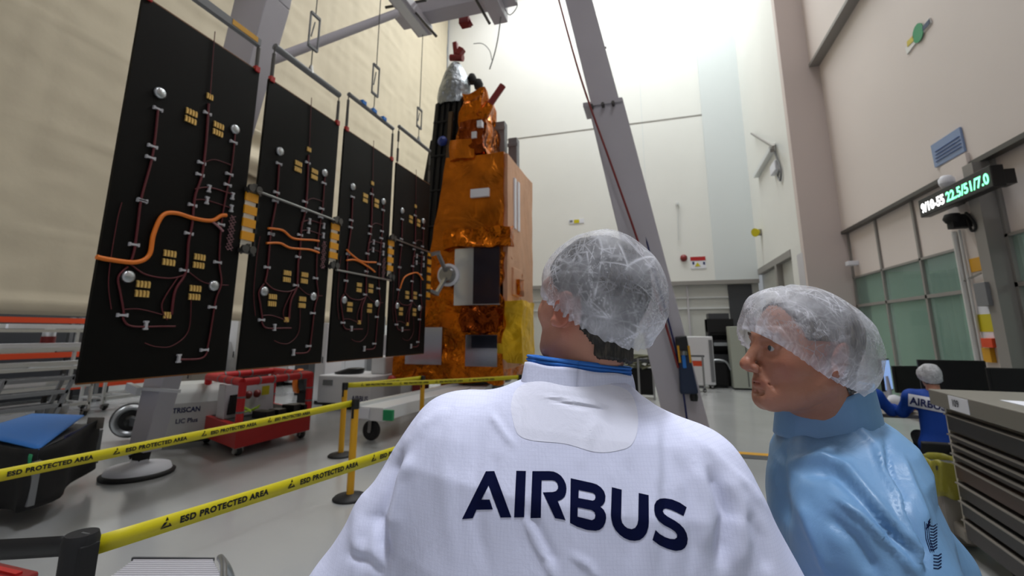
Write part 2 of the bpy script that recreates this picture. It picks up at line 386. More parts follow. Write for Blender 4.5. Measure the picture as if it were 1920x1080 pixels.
for k in range(4):
    y0, y1 = PY[k]
    p = MB().box((XA - .02, y0, PZ0), (XA + .012, y1, PZ1)).build('solar_panel', 'panelblack', wing)
    for zz in (PZ1, PZ0 - .012): MB().box((XA - .02, y0 + .005, zz), (XA + .012, y1 - .005, zz + .012)).build('edge_strip', mat('copper_edge', '6e4318', .5), p)
    for r, w in WIRES:
        q = curve_pts([pt(k, *uv(*a), d=.004) for a in w], 6)
        MB().tube(q, r * .8, 6).build('wire', 'redwire', p)
    for a in CLIPS:
        c = pt(k, *uv(*a)); hv = a in ((389, 354), (385, 376), (433, 368), (431, 391), (332, 672), (270, 610))
        dy, dz = (.011, .032) if hv else (.036, .009)
        m = MB().box((c.x - .01, c.y - dy, c.z - dz), (c.x + .014, c.y + dy, c.z + dz))
        for s in (-1, 1):
            if hv: m.box((c.x - .01, c.y - .02, c.z + s * dz - .008), (c.x + .012, c.y + .02, c.z + s * dz + .008))
            else: m.box((c.x - .01, c.y + s * dy - .007, c.z - .016), (c.x + .012, c.y + s * dy + .007, c.z + .016))
        m.build('wire_clip', 'clip', p)
    for (a, b_, w, rows) in COUP:
        c = pt(k, *uv(a, b_)); m = MB(); n = 4 if rows == 2 else 3; W = .125 if rows == 2 else .075
        for j in range(n):
            yy = c.y - W / 2 + W * (j + .5) / n
            for i in range(rows):
                zz = c.z + (.042 if i else -.042) * (rows - 1)
                m.box((c.x - .01, yy - W / n * .33, zz - .03), (c.x + .008, yy + W / n * .28, zz + .02))
                m.box((c.x - .01, yy - W / n * .45, zz + .018), (c.x + .008, yy + W / n * .1, zz + .03))
        m.build('cell_coupon', 'goldcell', p)
    for a in DISCS:
        c = pt(k, *uv(*a)); MB().lathe(c - Vector((.01, 0, 0)), [(.055, 0), (.055, .02), (.04, .034), (.0, .036)], 20, (1, 0, 0)).build('holddown_disc', 'alu', p)
    if k == 3: continue
    # pink loose loops of wire at the edge
    for (a, b_) in (((432, 405), (428, 470)),):
        u0, v0 = uv(*a); u1, v1 = uv(*b_); m = MB(); 
        for w_ in range(3):
            m.tube([pt(k, u0 + .03 * math.sin(t * 2.1 + w_ * 2), lerp(v0, v1, t / 12), .006 + .01 * w_) for t in range(13)], .004, 5)
        m.build('loose_wire', 'loosewire', p)
# orange harness on the first panel and smaller ones on the others
q = curve_pts([pt(0, *uv(*a), d=.012) for a in [(176, 482), (200, 487), (250, 492), (275, 478), (283, 440), (300, 405), (325, 400), (360, 410), (392, 414), (410, 405), (420, 404)]], 8)
pan = [c for c in wing.children]
MB().tube(q, .02, 8).build('harness', 'harness', pan[0])
MB().tube(curve_pts([pt(0, *uv(*a), d=.012) for a in [(392, 414), (405, 425), (414, 434)]], 5), .012, 6).build('harness', 'loosewire', pan[0])
def atp(k, pts): return [atx(a, b_, XA + .035) for a, b_ in pts]
for k, ls in ((1, [[(503, 428), (530, 432), (550, 447), (585, 450), (598, 452)], [(500, 456), (525, 456), (545, 465), (580, 468), (598, 474)]]),
              (2, [[(650, 468), (660, 478), (678, 490), (705, 492)], [(650, 488), (668, 488), (690, 500), (703, 510)]]),
              (3, [[(750, 541), (757, 522), (768, 514), (783, 512), (793, 525)]])):
    for l in ls: MB().tube(curve_pts(atp(k, l), 6), .014, 6).build('harness', 'harness', pan[k])
# hinge bars, brackets and striped flat harness between the panels
def hinge(c, dz=0):
    m = MB()
    m.box((XA + .0, c.y - .1, c.z - .045), (XA + .05, c.y + .1, c.z + .0))
    for s in (-1, 1):
        m.lathe((XA + .05, c.y + s * .05, c.z), [(.045, -.01), (.045, .025)], 12, (1, 0, 0)); m.bar((XA + .05, c.y + s * .09, c.z - .06), (XA + .05, c.y - s * .02, c.z + .06), .02)
    m.build('hinge', 'steel_dark', wing)
HZ = [(atx(478, 358, XA).z, atx(468, 470, XA).z), (atx(630, 415, XA).z, atx(622, 498, XA).z), (atx(737, 448, XA).z - .0, atx(732, 520, XA).z)]
stripe_a = mat('ribbon_amber', 'e09a18', .5); stripe_b = mat('ribbon_white', 'e4e0d4', .5)
for k in range(3):
    yc = (PY[k][1] + PY[k + 1][0]) / 2
    for z in HZ[k]: hinge(Vector((XA, yc, z)))
    zt, zb = HZ[k][0] - .05, HZ[k][1] + .05; n = 4 if k == 0 else 4; m1, m2, m3 = MB(), MB(), MB()
    for i in range(2 * n):
        a = lerp(zt, zb, i / (2 * n - .0)); c = lerp(zt, zb, (i + 1) / (2 * n)); mm = m1 if i % 2 == 0 else m2
        if i % 2 == 0: c -= .02
        mm.box((XA - .01 + (.02 if i % 2 == 0 else 0), yc - .085, c), (XA + .012 + (.02 if i % 2 == 0 else 0), yc + .085, a))
        if i % 2: m3.box((XA + .0, yc + .085, c), (XA + .03, yc + .115, a))
    m1.build('ribbon_harness', stripe_a, wing); m2.build('ribbon_harness', stripe_b, wing); m3.build('ribbon_clip', 'blackmatte', wing)
for (a, b_) in (((482, 358), (628, 413)), ((630, 506), (733, 526)), ((740, 448), (808, 474))):
    MB().tube([atx(*a, XA + .06), atx(*b_, XA + .06)], .016, 8).build('tie_rod', 'steel', wing)
# last ribbon and the yoke
m1, m2 = MB(), MB()
for i in range(6):
    z = atx(806, 468, XA).z - .05 - i * .17
    m1.box((XA, 8.36, z - .1), (XA + .02, 8.5, z)); m2.box((XA, 8.36, z - .15), (XA + .02, 8.5, z - .1))
m1.build('ribbon_harness', stripe_a, wing); m2.build('ribbon_clip', 'blackmatte', wing)
m = MB(); S = Vector((XA, 9.35, 2.95))
for z in (atx(806, 478, XA).z, atx(806, 545, XA).z):
    m.bar((XA, 8.45, z), (XA, 8.85, z + (.12 if z > 3 else -.05)), .09, .07); m.bar((XA, 8.8, z + (.12 if z > 3 else -.05)), S, .07, .07)
m.lathe(S - Vector((0, .12, 0)), [(.16, 0), (.2, .1), (.2, .2), (.14, .26)], 16, (0, 1, 0))
m.build('yoke', 'steel', wing)
# ---------------------------------------------------------------- satellite
YS = 9.5
sat = thing('satellite', 'tall satellite wrapped in crumpled orange gold foil with silver panels standing behind the yellow tape', 'satellite', (-4.3, YS + 1.2, .5))
def crumple(lo, hi, n, amp, seed=0, taper=None, fr=2.5):
    """a box whose skin is jittered so the foil breaks into facets"""
    lo, hi = Vector(lo), Vector(hi); m = MB(); c = (lo + hi) / 2
    bm = bmesh.new(); bmesh.ops.create_cube(bm, size=1)
    bmesh.ops.subdivide_edges(bm, edges=bm.edges[:], cuts=n, use_grid_fill=True)
    sz = hi - lo
    for v in bm.verts:
        p = Vector((c.x + v.co.x * sz.x, c.y + v.co.y * sz.y, c.z + v.co.z * sz.z))
        if taper: p = taper(p, v.co.z + .5)
        q = p * fr + Vector((seed, seed * 2, 0))
        v.co = p + Vector((noise.noise(q), noise.noise(q + Vector((9, 0, 0))), noise.noise(q + Vector((0, 9, 0))))) * amp
    bm.verts.index_update()
    m.add([v.co.copy() for v in bm.verts], [[v.index for v in f.verts] for f in bm.faces], False); bm.free(); return m
xl, xr = -4.72, -3.12
def body_taper(p, t):
    if p.x < -4: p.x = lerp(-4.95, -4.62, t)
    return p
crumple((xl, YS, 3.35), (xr, YS + 2.35, 5.82), 15, .05, 1, body_taper, 1.6).build('upper_body', 'mli', sat)
crumple((-5.75, YS, .62), (xr, YS + 2.35, 3.4), 30, .12, 2, lambda p, t: (setattr(p, 'x', lerp(p.x, max(p.x, -5.0), max(0, (t - .55) / .45))) or p)).build('lower_body', 'mli_crumple', sat)
crumple((-5.5, YS + .15, .6), (-3.3, YS + 2.2, .75), 14, .1, 3).build('base_wrap', 'mli_crumple', sat)
crumple((xr - .03, YS + .06, .9), (xr + .07, YS + 2.33, 5.78), 10, .02, 4).build('side_cover', 'mli_side', sat)
def fpan(name, mt, a, b_, y=YS - .09, t=.06, bev=.0):
    p, q = aty(*a, y), aty(*b_, y); return MB().box((p.x, y - .0, q.z), (q.x, y + t + .12, p.z)).build(name, mt, sat, bevel=bev)
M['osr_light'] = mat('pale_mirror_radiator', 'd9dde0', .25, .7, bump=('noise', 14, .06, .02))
fpan('radiator', 'osr_light', (853, 467), (936, 571))
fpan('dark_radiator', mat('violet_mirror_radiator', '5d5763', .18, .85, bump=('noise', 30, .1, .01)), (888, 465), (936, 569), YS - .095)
fpan('radiator', 'osr', (873, 628), (932, 688))
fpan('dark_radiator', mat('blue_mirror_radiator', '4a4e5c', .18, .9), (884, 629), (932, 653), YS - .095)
fpan('radiator', 'osr', (762, 614), (827, 684))
fpan('label_patch', 'paper', (882, 355), (916, 367))
# dark crumpled bib above the radiator and between the two
for a, b_, s in (((838, 432), (958, 462), 5), ((866, 576), (934, 622), 6)):
    p, q = aty(*a, YS - .06), aty(*b_, YS - .06)
    crumple((p.x, YS - .16, q.z), (q.x, YS + .1, p.z), 12, .09, s, fr=3.5).build('crumpled_cover', 'mli_crumple' if s == 5 else 'mli_dark', sat)
# round white target and bracket plates at the drive
MB().lathe((-4.4, YS - .1, 2.95), [(.26, 0), (.26, .04), (.0, .05)], 28, (0, -1, 0)).build('round_target', 'paper', sat)
# side details
for y0, y1 in ((10.05, 10.2), (10.35, 10.5)):
    MB().box((xr + .05, y0, 4.1), (xr + .1, y1, 5.35)).build('louvre', 'paper', sat)
MB().box((xr + .05, 9.9, 2.5), (xr + .12, 10.5, 3.15)).build('access_frame', 'mli_side', sat, bevel=.02)
crumple((xr, 10.1, 2.5), (xr + .2, 10.45, 2.9), 6, .06, 8).build('crumpled_cover', 'mli_crumple', sat)
crumple((xr - .1, 9.55, 1.0), (xr + .42, 10.6, 2.35), 9, .05, 9).build('side_box', 'mli_yellow', sat)
# upper kiosk
kc = aty(900, 290, YS + .5)
def kt(p, t):
    k = 1 - .45 * t
    return Vector((kc.x - .05 + (p.x - kc.x) * k, p.y, p.z))
crumple((kc.x - .48, YS + .15, 5.7), (kc.x + .42, YS + 1.1, 7.6), 9, .15, 12, kt, 2.2).build('antenna_tower', 'mli_crumple', sat)
crumple((kc.x - .36, YS + .02, 5.85), (kc.x + .25, YS + .3, 6.75), 8, .09, 13, fr=3).build('antenna_bay', 'mli_dark', sat)
a, b_ = aty(852, 270, YS), aty(885, 300, YS)
crumple((a.x - .08, YS - .05, 5.75), (a.x + .5, YS + .35, 6.2), 7, .09, 14).build('corner_flap', 'mli', sat)
p = aty(912, 205, YS + .3); q = aty(943, 160, YS + .3)
MB().lathe(p, [(.16, -.25), (.15, 0), (.12, .15)], 12, q - p).build('sensor_baffle', 'mli_crumple', sat)
MB().cyl(p + (q - p) * .22, q, .085, 14).build('sensor_cap', 'darkred', sat)
for a, b_ in (((931, 232), (948, 284)), ((955, 262), (971, 300))):
    p, q = aty(*a, YS + 1.2), aty(*b_, YS + 1.2)
    mm = MB().box((p.x, YS + 1.1, q.z - .3), (q.x, YS + 1.35, p.z)); mm.box((p.x - .02, YS + 1.08, p.z - .25), (q.x + .02, YS + 1.1, p.z - .15))
    mm.build('sensor_box', 'grey', sat, bevel=.01)
for a in ((885, 148), (897, 158)):
    c = aty(*a, YS + .6); MB().lathe(c - Vector((0, 0, .12)), [(.1, 0), (.13, .12), (.08, .24)], 12).build('thruster_cover', 'blackmatte', sat)
for a in ((899, 232), (889, 253)):
    c = aty(*a, YS - .05); MB().box((c.x - .06, c.y - .02, c.z - .08), (c.x + .06, c.y + .12, c.z + .08)).build('label_patch', 'paper', sat)
# black folded antenna tower on the left with silver bag and red cap
p0, p1 = aty(823, 186, YS + .4), aty(878, 186, YS + .4)
mast = MB()
xs = [p0.x, p0.x + .16, p0.x + .3, p0.x + .47, p0.x + .62]
for i, x in enumerate(xs):
    mast.hexa([(x - .32 + .03 * i, YS + .25, 3.2), (x - .1, YS + .2, 3.2), (x - .1, YS + .9, 3.2), (x - .32 + .03 * i, YS + .9, 3.2), (x - .02, YS + .25, 7.45 - .1 * (i % 2)), (x + .1, YS + .2, 7.45), (x + .1, YS + .9, 7.45), (x - .02, YS + .9, 7.45 - .1 * (i % 2))])
for z in (4.2, 5.1, 6.0, 6.9): mast.bar((p0.x - .3 + (z - 3.2) * .07, YS + .22, z), (p0.x + .3 + (z - 3.2) * .07, YS + .2, z), .05)
mast.build('folded_reflector', 'blackmatte', sat, bevel=.015)
MB().hexa([(p0.x + .28, YS + .15, 3.9), (p0.x + .36, YS + .15, 3.9), (p0.x + .36, YS + .3, 3.9), (p0.x + .28, YS + .3, 3.9), (p0.x + .42, YS + .13, 7.1), (p0.x + .52, YS + .13, 7.1), (p0.x + .52, YS + .3, 7.1), (p0.x + .42, YS + .3, 7.1)]).build('reflector_edge', mat('brown_carbon', '4a3620', .4), sat)
MB().hexa([(p0.x - .45, YS + .3, 4.6), (p0.x - .2, YS + .3, 4.6), (p0.x - .2, YS + .7, 4.6), (p0.x - .45, YS + .7, 4.6), (p0.x - .16, YS + .3, 6.5), (p0.x + .0, YS + .3, 6.5), (p0.x + .0, YS + .7, 6.5), (p0.x - .16, YS + .7, 6.5)]).build('side_panel', 'blackmatte', sat, bevel=.03)
c = aty(829, 264, YS + .1); MB().lathe(c, [(.12, -.05), (.13, 0), (.05, .05)], 14, (0, -1, 0)).build('round_cap', mat('deep_blue', '14307f', .5), sat)
bc = aty(851, 185, YS + .5)
def bag(u, v):
    t = v; r = lerp(.44, .13, max(0, (t - .45) / .55) ** 1.2); a = u * 2 * math.pi
    r *= 1 + .14 * noise.noise(Vector((math.cos(a) * 1.6, math.sin(a) * 1.6, t * 3)))
    return (bc.x + r * math.cos(a) + .02, YS + .5 + .8 * r * math.sin(a), 7.4 + t * 1.25)
MB().grid(bag, 22, 12, False).build('silver_bag', 'silverfoil', sat)
rc = aty(858, 98, YS + .5)
m = MB().cyl(rc + Vector((-.2, 0, -.12)), rc + Vector((.16, 0, -.2)), .09, 10); m.bar(rc + Vector((-.02, 0, -.18)), rc + Vector((-.08, 0, .3)), .13, .12); m.bar(rc + Vector((.02, 0, -.1)), rc + Vector((.14, .0, .08)), .18, .16)
m.build('protective_cap', 'darkred', sat, bevel=.02)
for dx in (-.35, .35):
    MB().box((-4.9 + dx, YS - .05, .3), (-4.65 + dx, YS + .3, .65)).build('handling_bracket', 'darkred' if dx < 0 else 'mli_dark', sat, bevel=.01)
# ---------------------------------------------------------------- integration stand and dolly
st = thing('integration_stand', 'grey drum stand on long white castored beams carrying the gold foil satellite', 'stand', (-4.2, YS, 0))
MB().lathe((-4.25, YS + 1.2, .16), [(.85, 0), (.85, .08), (.72, .1), (.72, .34), (.9, .36), (.9, .4)], 32).build('adapter_drum', 'grey', st)
e1, e2 = Vector((-4.3, 6.45, 0)), Vector((-3.4, 10.2, 0))
m = MB().bar(e1 + Vector((0, 0, .42)), e2 + Vector((-.6, 0, .42)), .5, .2); m.bar((-3.2, 7.0, .42), (-3.8, 10.3, .42), .3, .2); m.bar((-5.6, 10.4, .2), (-3.0, 10.4, .2), .3, .16)
m.build('beam', 'white', st, bevel=.01)
MB().bar((-4.55, 6.4, .54), (-4.2, 10.2, .54), .12, .05).build('rail', 'alu_white', st)
def caster(x, y, parent, r=.13, z=.3):
    w = MB().lathe((x, y - .03, r), [(r - .02, 0), (r, .01), (r, .05), (r - .02, .06)], 20, (0, 1, 0)); o = w.build('caster_wheel', 'rubber', parent)
    MB().box((x - .03, y - .06, r), (x + .03, y - .045, z)).box((x - .03, y + .045, r), (x + .03, y + .06, z)).box((x - .05, y - .06, z - .03), (x + .05, y + .06, z)).lathe((x, y - .07, r), [(.03, 0), (.03, .14)], 10, (0, 1, 0)).build('caster_fork', 'steel', o)
for x, y in ((-4.35, 6.6), (-3.25, 7.3), (-5.3, 10.4), (-3.1, 10.4)): caster(x, y, st, .15, .34 if y < 8 else .16)
MB().box((-4.5, 6.425, .35), (-4.3, 6.44, .5)).build('label_plate', 'paper', st)
MB().box((-4.02, 6.38, .35), (-3.86, 6.44, .5)).build('green_label', 'green', st)
# ---------------------------------------------------------------- gravity rig: A-frame legs, rails, pipes
rig = thing('suspension_rig', 'pale grey steel rig with slanting box legs and overhead beams spanning the satellite', 'rig', (-2.3, 6.2, 0))
def leg(name, pts, w0, w1, d0, d1, name2='rig'):
    return MB().bar(pts[0], pts[1], w0, d0, (0, 1, 0), w1, d1).build(name, name2, rig, bevel=.012)
leg('leg', [(-5.93, 4.27, .28), (-5.22, 4.55, 6.4)], .26, .62, .22, .4)
leg('leg', [(-5.22, 4.55, 6.4), (-5.0, 4.6, 8.8)], .62, .62, .4, .4)
MB().lathe((-5.96, 4.25, 0), [(.36, 0), (.37, .03), (.33, .05), (.3, .07)], 28).build('foot_rim', 'rubber', rig)
MB().lathe((-5.96, 4.25, .05), [(.33, 0), (.31, .05), (.1, .09), (.08, .12)], 28).build('foot_plate', 'paper', rig)
MB().bar((-5.96, 4.25, .12), (-5.93, 4.26, .32), .12).bar((-6.05, 4.2, .2), (-5.85, 4.3, .3), .05).build('levelling_jack', 'blackmatte', rig)
p = Vector((-5.88, 4.3, 1.0)); MB().bar(p + Vector((-.24, -.18, 0)), p + Vector((.5, -.12, -.02)), .035).bar(p + Vector((-.24, -.2, .02)), p + Vector((-.02, -.22, -.03)), .05, .09).build('leg_clamp', 'white', rig)
# right leg in two telescoped sections
R0, R1, R2 = Vector((.62, 7.85, .12)), Vector((-.3, 8.0, 5.3)), Vector((-1.28, 8.05, 9.2))
MB().bar(Vector((.42, 7.9, .12)), Vector((-.62, 8, 5.75)), .62, .45, (0, 1, 0), .62, .45).build('leg', 'rig', rig, bevel=.012)
MB().bar(Vector((-.62, 8, 5.75)), Vector((-1.28, 8.05, 9.2)), .5, .36, (0, 1, 0)).build('leg_sleeve', 'rig', rig, bevel=.012)
m = MB().box((-1.02, 7.74, 5.72), (-.32, 8.26, 5.8))
m.build('leg_collar', 'rig', rig)
m = MB()
for x in (-.86, -.66, -.48): m.lathe((x, 7.76, 5.68), [(.03, 0), (.03, .12)], 8, (0, -1, 0))
m.build('bolt', 'steel_dark', rig)
MB().lathe((.44, 7.9, 0), [(.4, 0), (.4, .04), (.3, .07), (.1, .14)], 28).build('foot_plate', 'paper', rig)
# overhead rails
MB().box((XA - .17, .6, 7.98), (XA + .17, 7.9, 8.2)).build('rail', 'rig', rig, bevel=.01)
MB().box((XA - .1, .6, 7.94), (XA + .1, 7.84, 7.98)).build('rail_groove', 'white', rig)
MB().box((-4.9, 7.45, 8.2), (-2.3, 7.85, 8.5)).build('crossbeam', 'rig', rig, bevel=.01)
MB().box((-2.85, 5.2, 7.98), (-2.55, 8.0, 8.4)).build('rail', 'rig', rig, bevel=.01)
MB().box((-2.6, 7.5, 8.5), (-1.0, 7.9, 8.9)).build('crossbeam', 'rig', rig, bevel=.01)
MB().bar((-5.2, 4.7, 8.4), (-4.3, 4.7, 8.15), .3, .3).build('crossbeam', 'rig', rig)
MB().tube([aty(500, 116, 4.75), aty(743, 25, 6.6)], .075, 12).build('brace_tube', 'rig', rig)
for a, b_ in (((723, 14), (800, 0)), ((762, 4), (818, 68)), ((893, 0), (918, 44))):
    MB().tube([aty(*a, 7.2), aty(*b_, 7.2)], .028, 8).build('brake_rod', 'steel_dark', rig)
# camera head hanging under the beam
c = aty(873, 40, 8.0)
tag(MB().box((c.x - .12, 7.9, c.z - .1), (c.x + .1, 8.1, c.z + .08)).bar(c + Vector((.02, 0, .1)), c + Vector((.12, 0, -.12)), .1).build('rigging_clamp', 'darkred', bevel=.01), 'small dark red clamp hanging under the grey beam above the satellite', 'clamp')
c0 = aty(938, 0, 7.6)
m = MB().tube(curve_pts([aty(942, -8, 7.8), aty(938, 40, 7.8), aty(930, 90, 7.8), aty(918, 130, 7.8)], 6), .012, 6)
m.tube(curve_pts([aty(942, 5, 7.8), aty(955, 28, 7.8), aty(970, 10, 7.8), aty(960, -10, 7.8)], 6), .01, 6)
m.tube(curve_pts([aty(888, 82, 7.8), aty(905, 82, 7.8), aty(918, 95, 7.8), aty(922, 112, 7.8)], 6), .008, 6)
tag(m.build('hanging_cable', 'grey'), 'thin loose grey cable dangling beside the grey beam against the white back wall', 'cable')
# red and blue lines along the right leg
tag(MB().tube(curve_pts([aty(1045, -10, 7.6), aty(1090, 150, 7.6), aty(1150, 320, 7.6), aty(1192, 440, 7.6), aty(1245, 600, 7.6), aty(1272, 690, 7.55)], 6), .02, 6).build('rope', 'darkred'), 'dark red rope running down the slanting grey leg on the right', 'rope')
m = MB().tube(curve_pts([aty(1106, -10, 7.9), aty(1130, 88, 7.9), aty(1168, 240, 7.9), aty(1195, 380, 7.8), aty(1225, 500, 7.7), aty(1268, 660, 7.6), aty(1290, 800, 7.5)], 6), .016, 6)
co = m.build('hoist_cable', 'navy')
for a in ((1131, 90), (1166, 238)):
    q = aty(*a, 7.9); MB().bar(q + Vector((-.08, 0, 0)), q + Vector((.06, 0, 0)), .03).lathe(q, [(.03, -.04), (.03, .04)], 8).build('cable_clip', 'steel_dark', co)
tag(co, 'dark blue hoist cable clipped along the outer side of the slanting grey leg', 'cable')
# spreader bars with turnbuckles over each panel
SB = [('wide grey spreader bar with a yellow strip above the nearest black panel', 2.5, 3.9, 5.62), ('grey round spreader bar above the second black panel from the left', 4.05, 5.4, 5.78),
      ('grey spreader bar with blue clips above the third black panel from the left', 5.56, 6.88, 5.86), ('grey pipe spreader bar above the black panel next to the satellite', 7.05, 8.32, 5.96)]
for k, (lab, y0, y1, z) in enumerate(SB):
    y0, y1 = PY[k][0] + .04, PY[k][1] - .04
    pl = [(365, 0), (508, 88), (655, 180), (750, 243)][k]; pr_ = [(490, 80), (638, 175), (738, 240), (812, 285)][k]
    z = (atx(*pl, XA).z + atx(*pr_, XA).z) / 2
    t = thing('spreader_bar', lab, 'spreader bar', (XA, (y0 + y1) / 2, z), 'spreader bars over the solar panels' if 0 else None)
    if k == 0: MB().box((XA - .03, y0 - .3, z - .04), (XA + .03, y1, z + .05)).build('bar', 'grey', t); MB().box((XA + .03, y1 - .4, z - .02), (XA + .035, y1 - .05, z + .045)).build('warning_strip', 'yellow', t)
    else:
        MB().tube([(XA, y0, z), (XA, y1, z)], .045 if k == 1 else .035, 10).build('bar', 'grey', t)
        if k == 2:
            for y in (5.85, 6.15, 6.45): MB().box((XA - .05, y, z), (XA + .05, y + .1, z + .06)).build('clip', 'blue', t)
    for y in (y0, y1):
        m = MB().tube([(XA, y, PZ1), (XA, y, z)], .008, 6); m.build('suspension_wire', 'steel_dark', t)
        MB().cyl((XA, y, z - .3), (XA, y, z - .1), .02, 8).cyl((XA, y, PZ1 + .05), (XA, y, PZ1 + .3), .022, 8).build('turnbuckle', 'steel_dark', t)
        if k < 3: MB().box((XA - .02, y - .03, PZ1 - .02), (XA + .03, y + .03, PZ1 + .05)).build('shackle', 'red', t)
    ym = [0, 4.72, 6.25, 7.75][k] or 3.2
    if k:
        ym = (y0 + y1) / 2 if k < 3 else 7.79
        lz = [0, (5.61, 6.13), (5.71, 6.24), (5.82, 6.22)][k]; sc = 1.1
        g = [0, [(592, 30), (592, 95)], [(706, 125), (706, 180)], [(787, 205), (787, 240)]][k]
        a, b_ = atx(*g[0], XA), atx(*g[1], XA); ym = a.y
        MB().tube([(XA, ym, z), (XA, ym, b_.z)], .008, 6).tube([(XA, ym, a.z), (XA, ym, 7.95)], .008, 6).build('suspension_wire', 'steel_dark', t)
        m = MB(); w = .09
        for s in (-1, 1): m.bar((XA, ym + s * w, b_.z), (XA, ym + s * w, a.z), .02)
        for zz in (b_.z, a.z): m.bar((XA, ym - w, zz), (XA, ym + w, zz), .035)
        m.tube([(XA, ym - .05, lerp(b_.z, a.z, .3)), (XA, ym, lerp(b_.z, a.z, .8))], .01, 5)
        m.build('load_link', 'grey', t)
        MB().cyl((XA, ym, z), (XA, ym, z + .12), .05, 10, .02).build('bar_hook', 'steel', t)
    else:
        MB().tube([(XA, 3.0, z), (XA, 3.0, 7.95)], .008, 6).build('suspension_wire', 'steel_dark', t)
# ---------------------------------------------------------------- belt barriers
def stanchion(x, y, label, h=.97, dark=False, group=None):
    t = thing('barrier_post', label, 'barrier post', (x, y, 0), group)
    MB().lathe((x, y, 0), [(.165, 0), (.17, .012), (.15, .03), (.05, .045), (.035, .05)], 28).build('base', 'rubber', t)
    if dark:
        MB().cyl((x, y, .04), (x, y, h - .2), .034, 20).build('pole', 'black', t)
        m = MB(); pr = [(.045, h - .22), (.05, h - .15), (.052, h - .02), (.046, h)]
        m.lathe((x, y, 0), pr, 24); m.box((x - .052, y - .03, h - .17), (x + .052, y + .03, h - .03)); m.build('belt_head', 'blackmatte', t, bevel=.004)
        MB().box((x + .0, y - .004, h), (x + .035, y + .002, h + .002)).build('head_mark', 'alu', t)
    else:
        MB().cyl((x, y, .04), (x, y, h - .02), .037, 22).build('pole', 'yellow', t)
        MB().lathe((x, y, h - .1), [(.039, 0), (.041, .01), (.041, .09), (.036, .1)], 22).build('belt_head', 'black', t)
        MB().box((x - .012, y - .043, h - .19), (x + .012, y - .03, h - .08)).build('latch', 'black', t)
    return t
stanchion(-3.05, 4.31, 'yellow barrier post nearest the camera, standing on a round black base')
stanchion(-4.2, 5.67, 'second yellow barrier post, farther back behind the nearer one')
stanchion(-1.95, 1.23, 'black barrier post head at the bottom left holding black and yellow belts', .965, True)
stanchion(-2.2, 7.6, 'yellow barrier post almost hidden behind the man in white, below the satellite')
stanchion(-3.85, 7.3, 'yellow barrier post stub beside the white AIRBUS platform', .93)
def esd(m, c, xd, yd, s, nn, mm='blackmatte'):
    c = Vector(c) + nn * .003
    P = lambda a, b_: c + xd * a * s + yd * b_ * s
    m.add([P(0, 1), P(-.14, .6), P(.16, .62)], [(0, 1, 2)])
    m.add([P(-.22, .5), P(.05, .5), P(-.02, .32), P(-.5, 0), P(-.45, .12)], [(0, 1, 2, 3, 4)])
    m.add([P(-.52, -.02), P(.5, -.02), P(.3, .32), P(.2, .3), P(.28, .14), P(-.2, .12)], [(0, 1, 2, 3, 4, 5)])
def belt(p, q, label, n=3, w=.065, m='tape', start=.35, txt=True, sag=.01, side=1):
    p, q = Vector(p), Vector(q); d = (q - p); L = d.length; xd = d.normalized(); yd = Vector((0, 0, 1)); yd = (yd - xd * yd.dot(xd)).normalized(); nn = xd.cross(yd)
    if nn.dot(CAM - p) < 0: xd = -xd; p, q = q, p; nn = xd.cross(yd)
    g = MB(); f = lambda t, v: p + xd * (L * t) + yd * ((v - .5) * w) - Vector((0, 0, 1)) * (sag * 4 * t * (1 - t))
    g.grid(f, 24, 2); o = g.build('barrier_belt', m, thick=.0015)
    tag(o, label, 'barrier belt')
    if not txt: return o
    V, Fs = text_geo('ESD PROTECTED AREA', w * .52, w * .028, 1.1); tw = max(v.x for v in V)
    s = start; k = 0
    while s + tw + .12 < L:
        mm = MB(); base = f(s / L, .5) - yd * w * .2; esd(mm, base, xd, yd, w * .62, nn); mm.build('esd_symbol', 'blackmatte', o); mm = MB()
        o2 = base + xd * w * .75 + nn * .002; mm.add([o2 + xd * v.x + yd * v.y for v in V], Fs)
        mm.build('esd_print', 'blackmatte', o); s += tw + w * 2.6; k += 1
    return o
belt((-3.07, 4.27, .93), (-3.62, .1, .895), 'long yellow printed belt running left from the nearest yellow post', start=1.05)
stanchion(-3.64, 0, 'yellow barrier post outside the left edge of the view')
belt((-1.95, 1.28, .905), (-1.28, 4.3, .93), 'near yellow printed belt running from the black post head towards the man in white', start=.22)
stanchion(-1.27, 4.35, 'yellow barrier post hidden behind the man in the white coat')
belt((-1.97, 1.21, .93), (-2.9, .83, .94), 'plain black belt leaving the black post head to the left', m='black', txt=False)
belt((-4.17, 5.68, .93), (-2.2, 7.57, .93), 'yellow printed belt crossing in front of the satellite stand', start=.2)
belt((-4.2, 5.7, .93), (-3.87, 7.27, .9), 'short far yellow belt going back towards the red protective knob', start=.1)
# ---------------------------------------------------------------- things near the bottom left corner
def aligned(px, py, z, dx, dy, dz): p = atz(px, py, z); return p
t = thing('step_stool', 'white ribbed metal step with a bent tube side at the bottom left', 'step stool', (-2.33, 1.8, 0))
m = MB(); A, B, Cc, D_ = atz(252, 1050, .5), atz(398, 1050, .5), atz(430, 1110, .5), atz(170, 1110, .5)
m.hexa([Vector((v.x, v.y, .46)) for v in (D_, Cc, B, A)] + [D_, Cc, B, A])
m.build('tread', 'white', t)
rb = MB()
for i in range(15):
    u = (i + .5) / 15; rb.bar(A.lerp(D_, u) + Vector((0, 0, .003)), B.lerp(Cc, u) + Vector((0, 0, .003)), .006, .006)
rb.build('tread_rib', 'white_grey', t)
MB().bar(A + Vector((-.03, .01, -.01)), B + Vector((0, .01, -.01)), .012, .03).build('rear_edge', 'greydark', t)
side = B.lerp(Cc, .0)
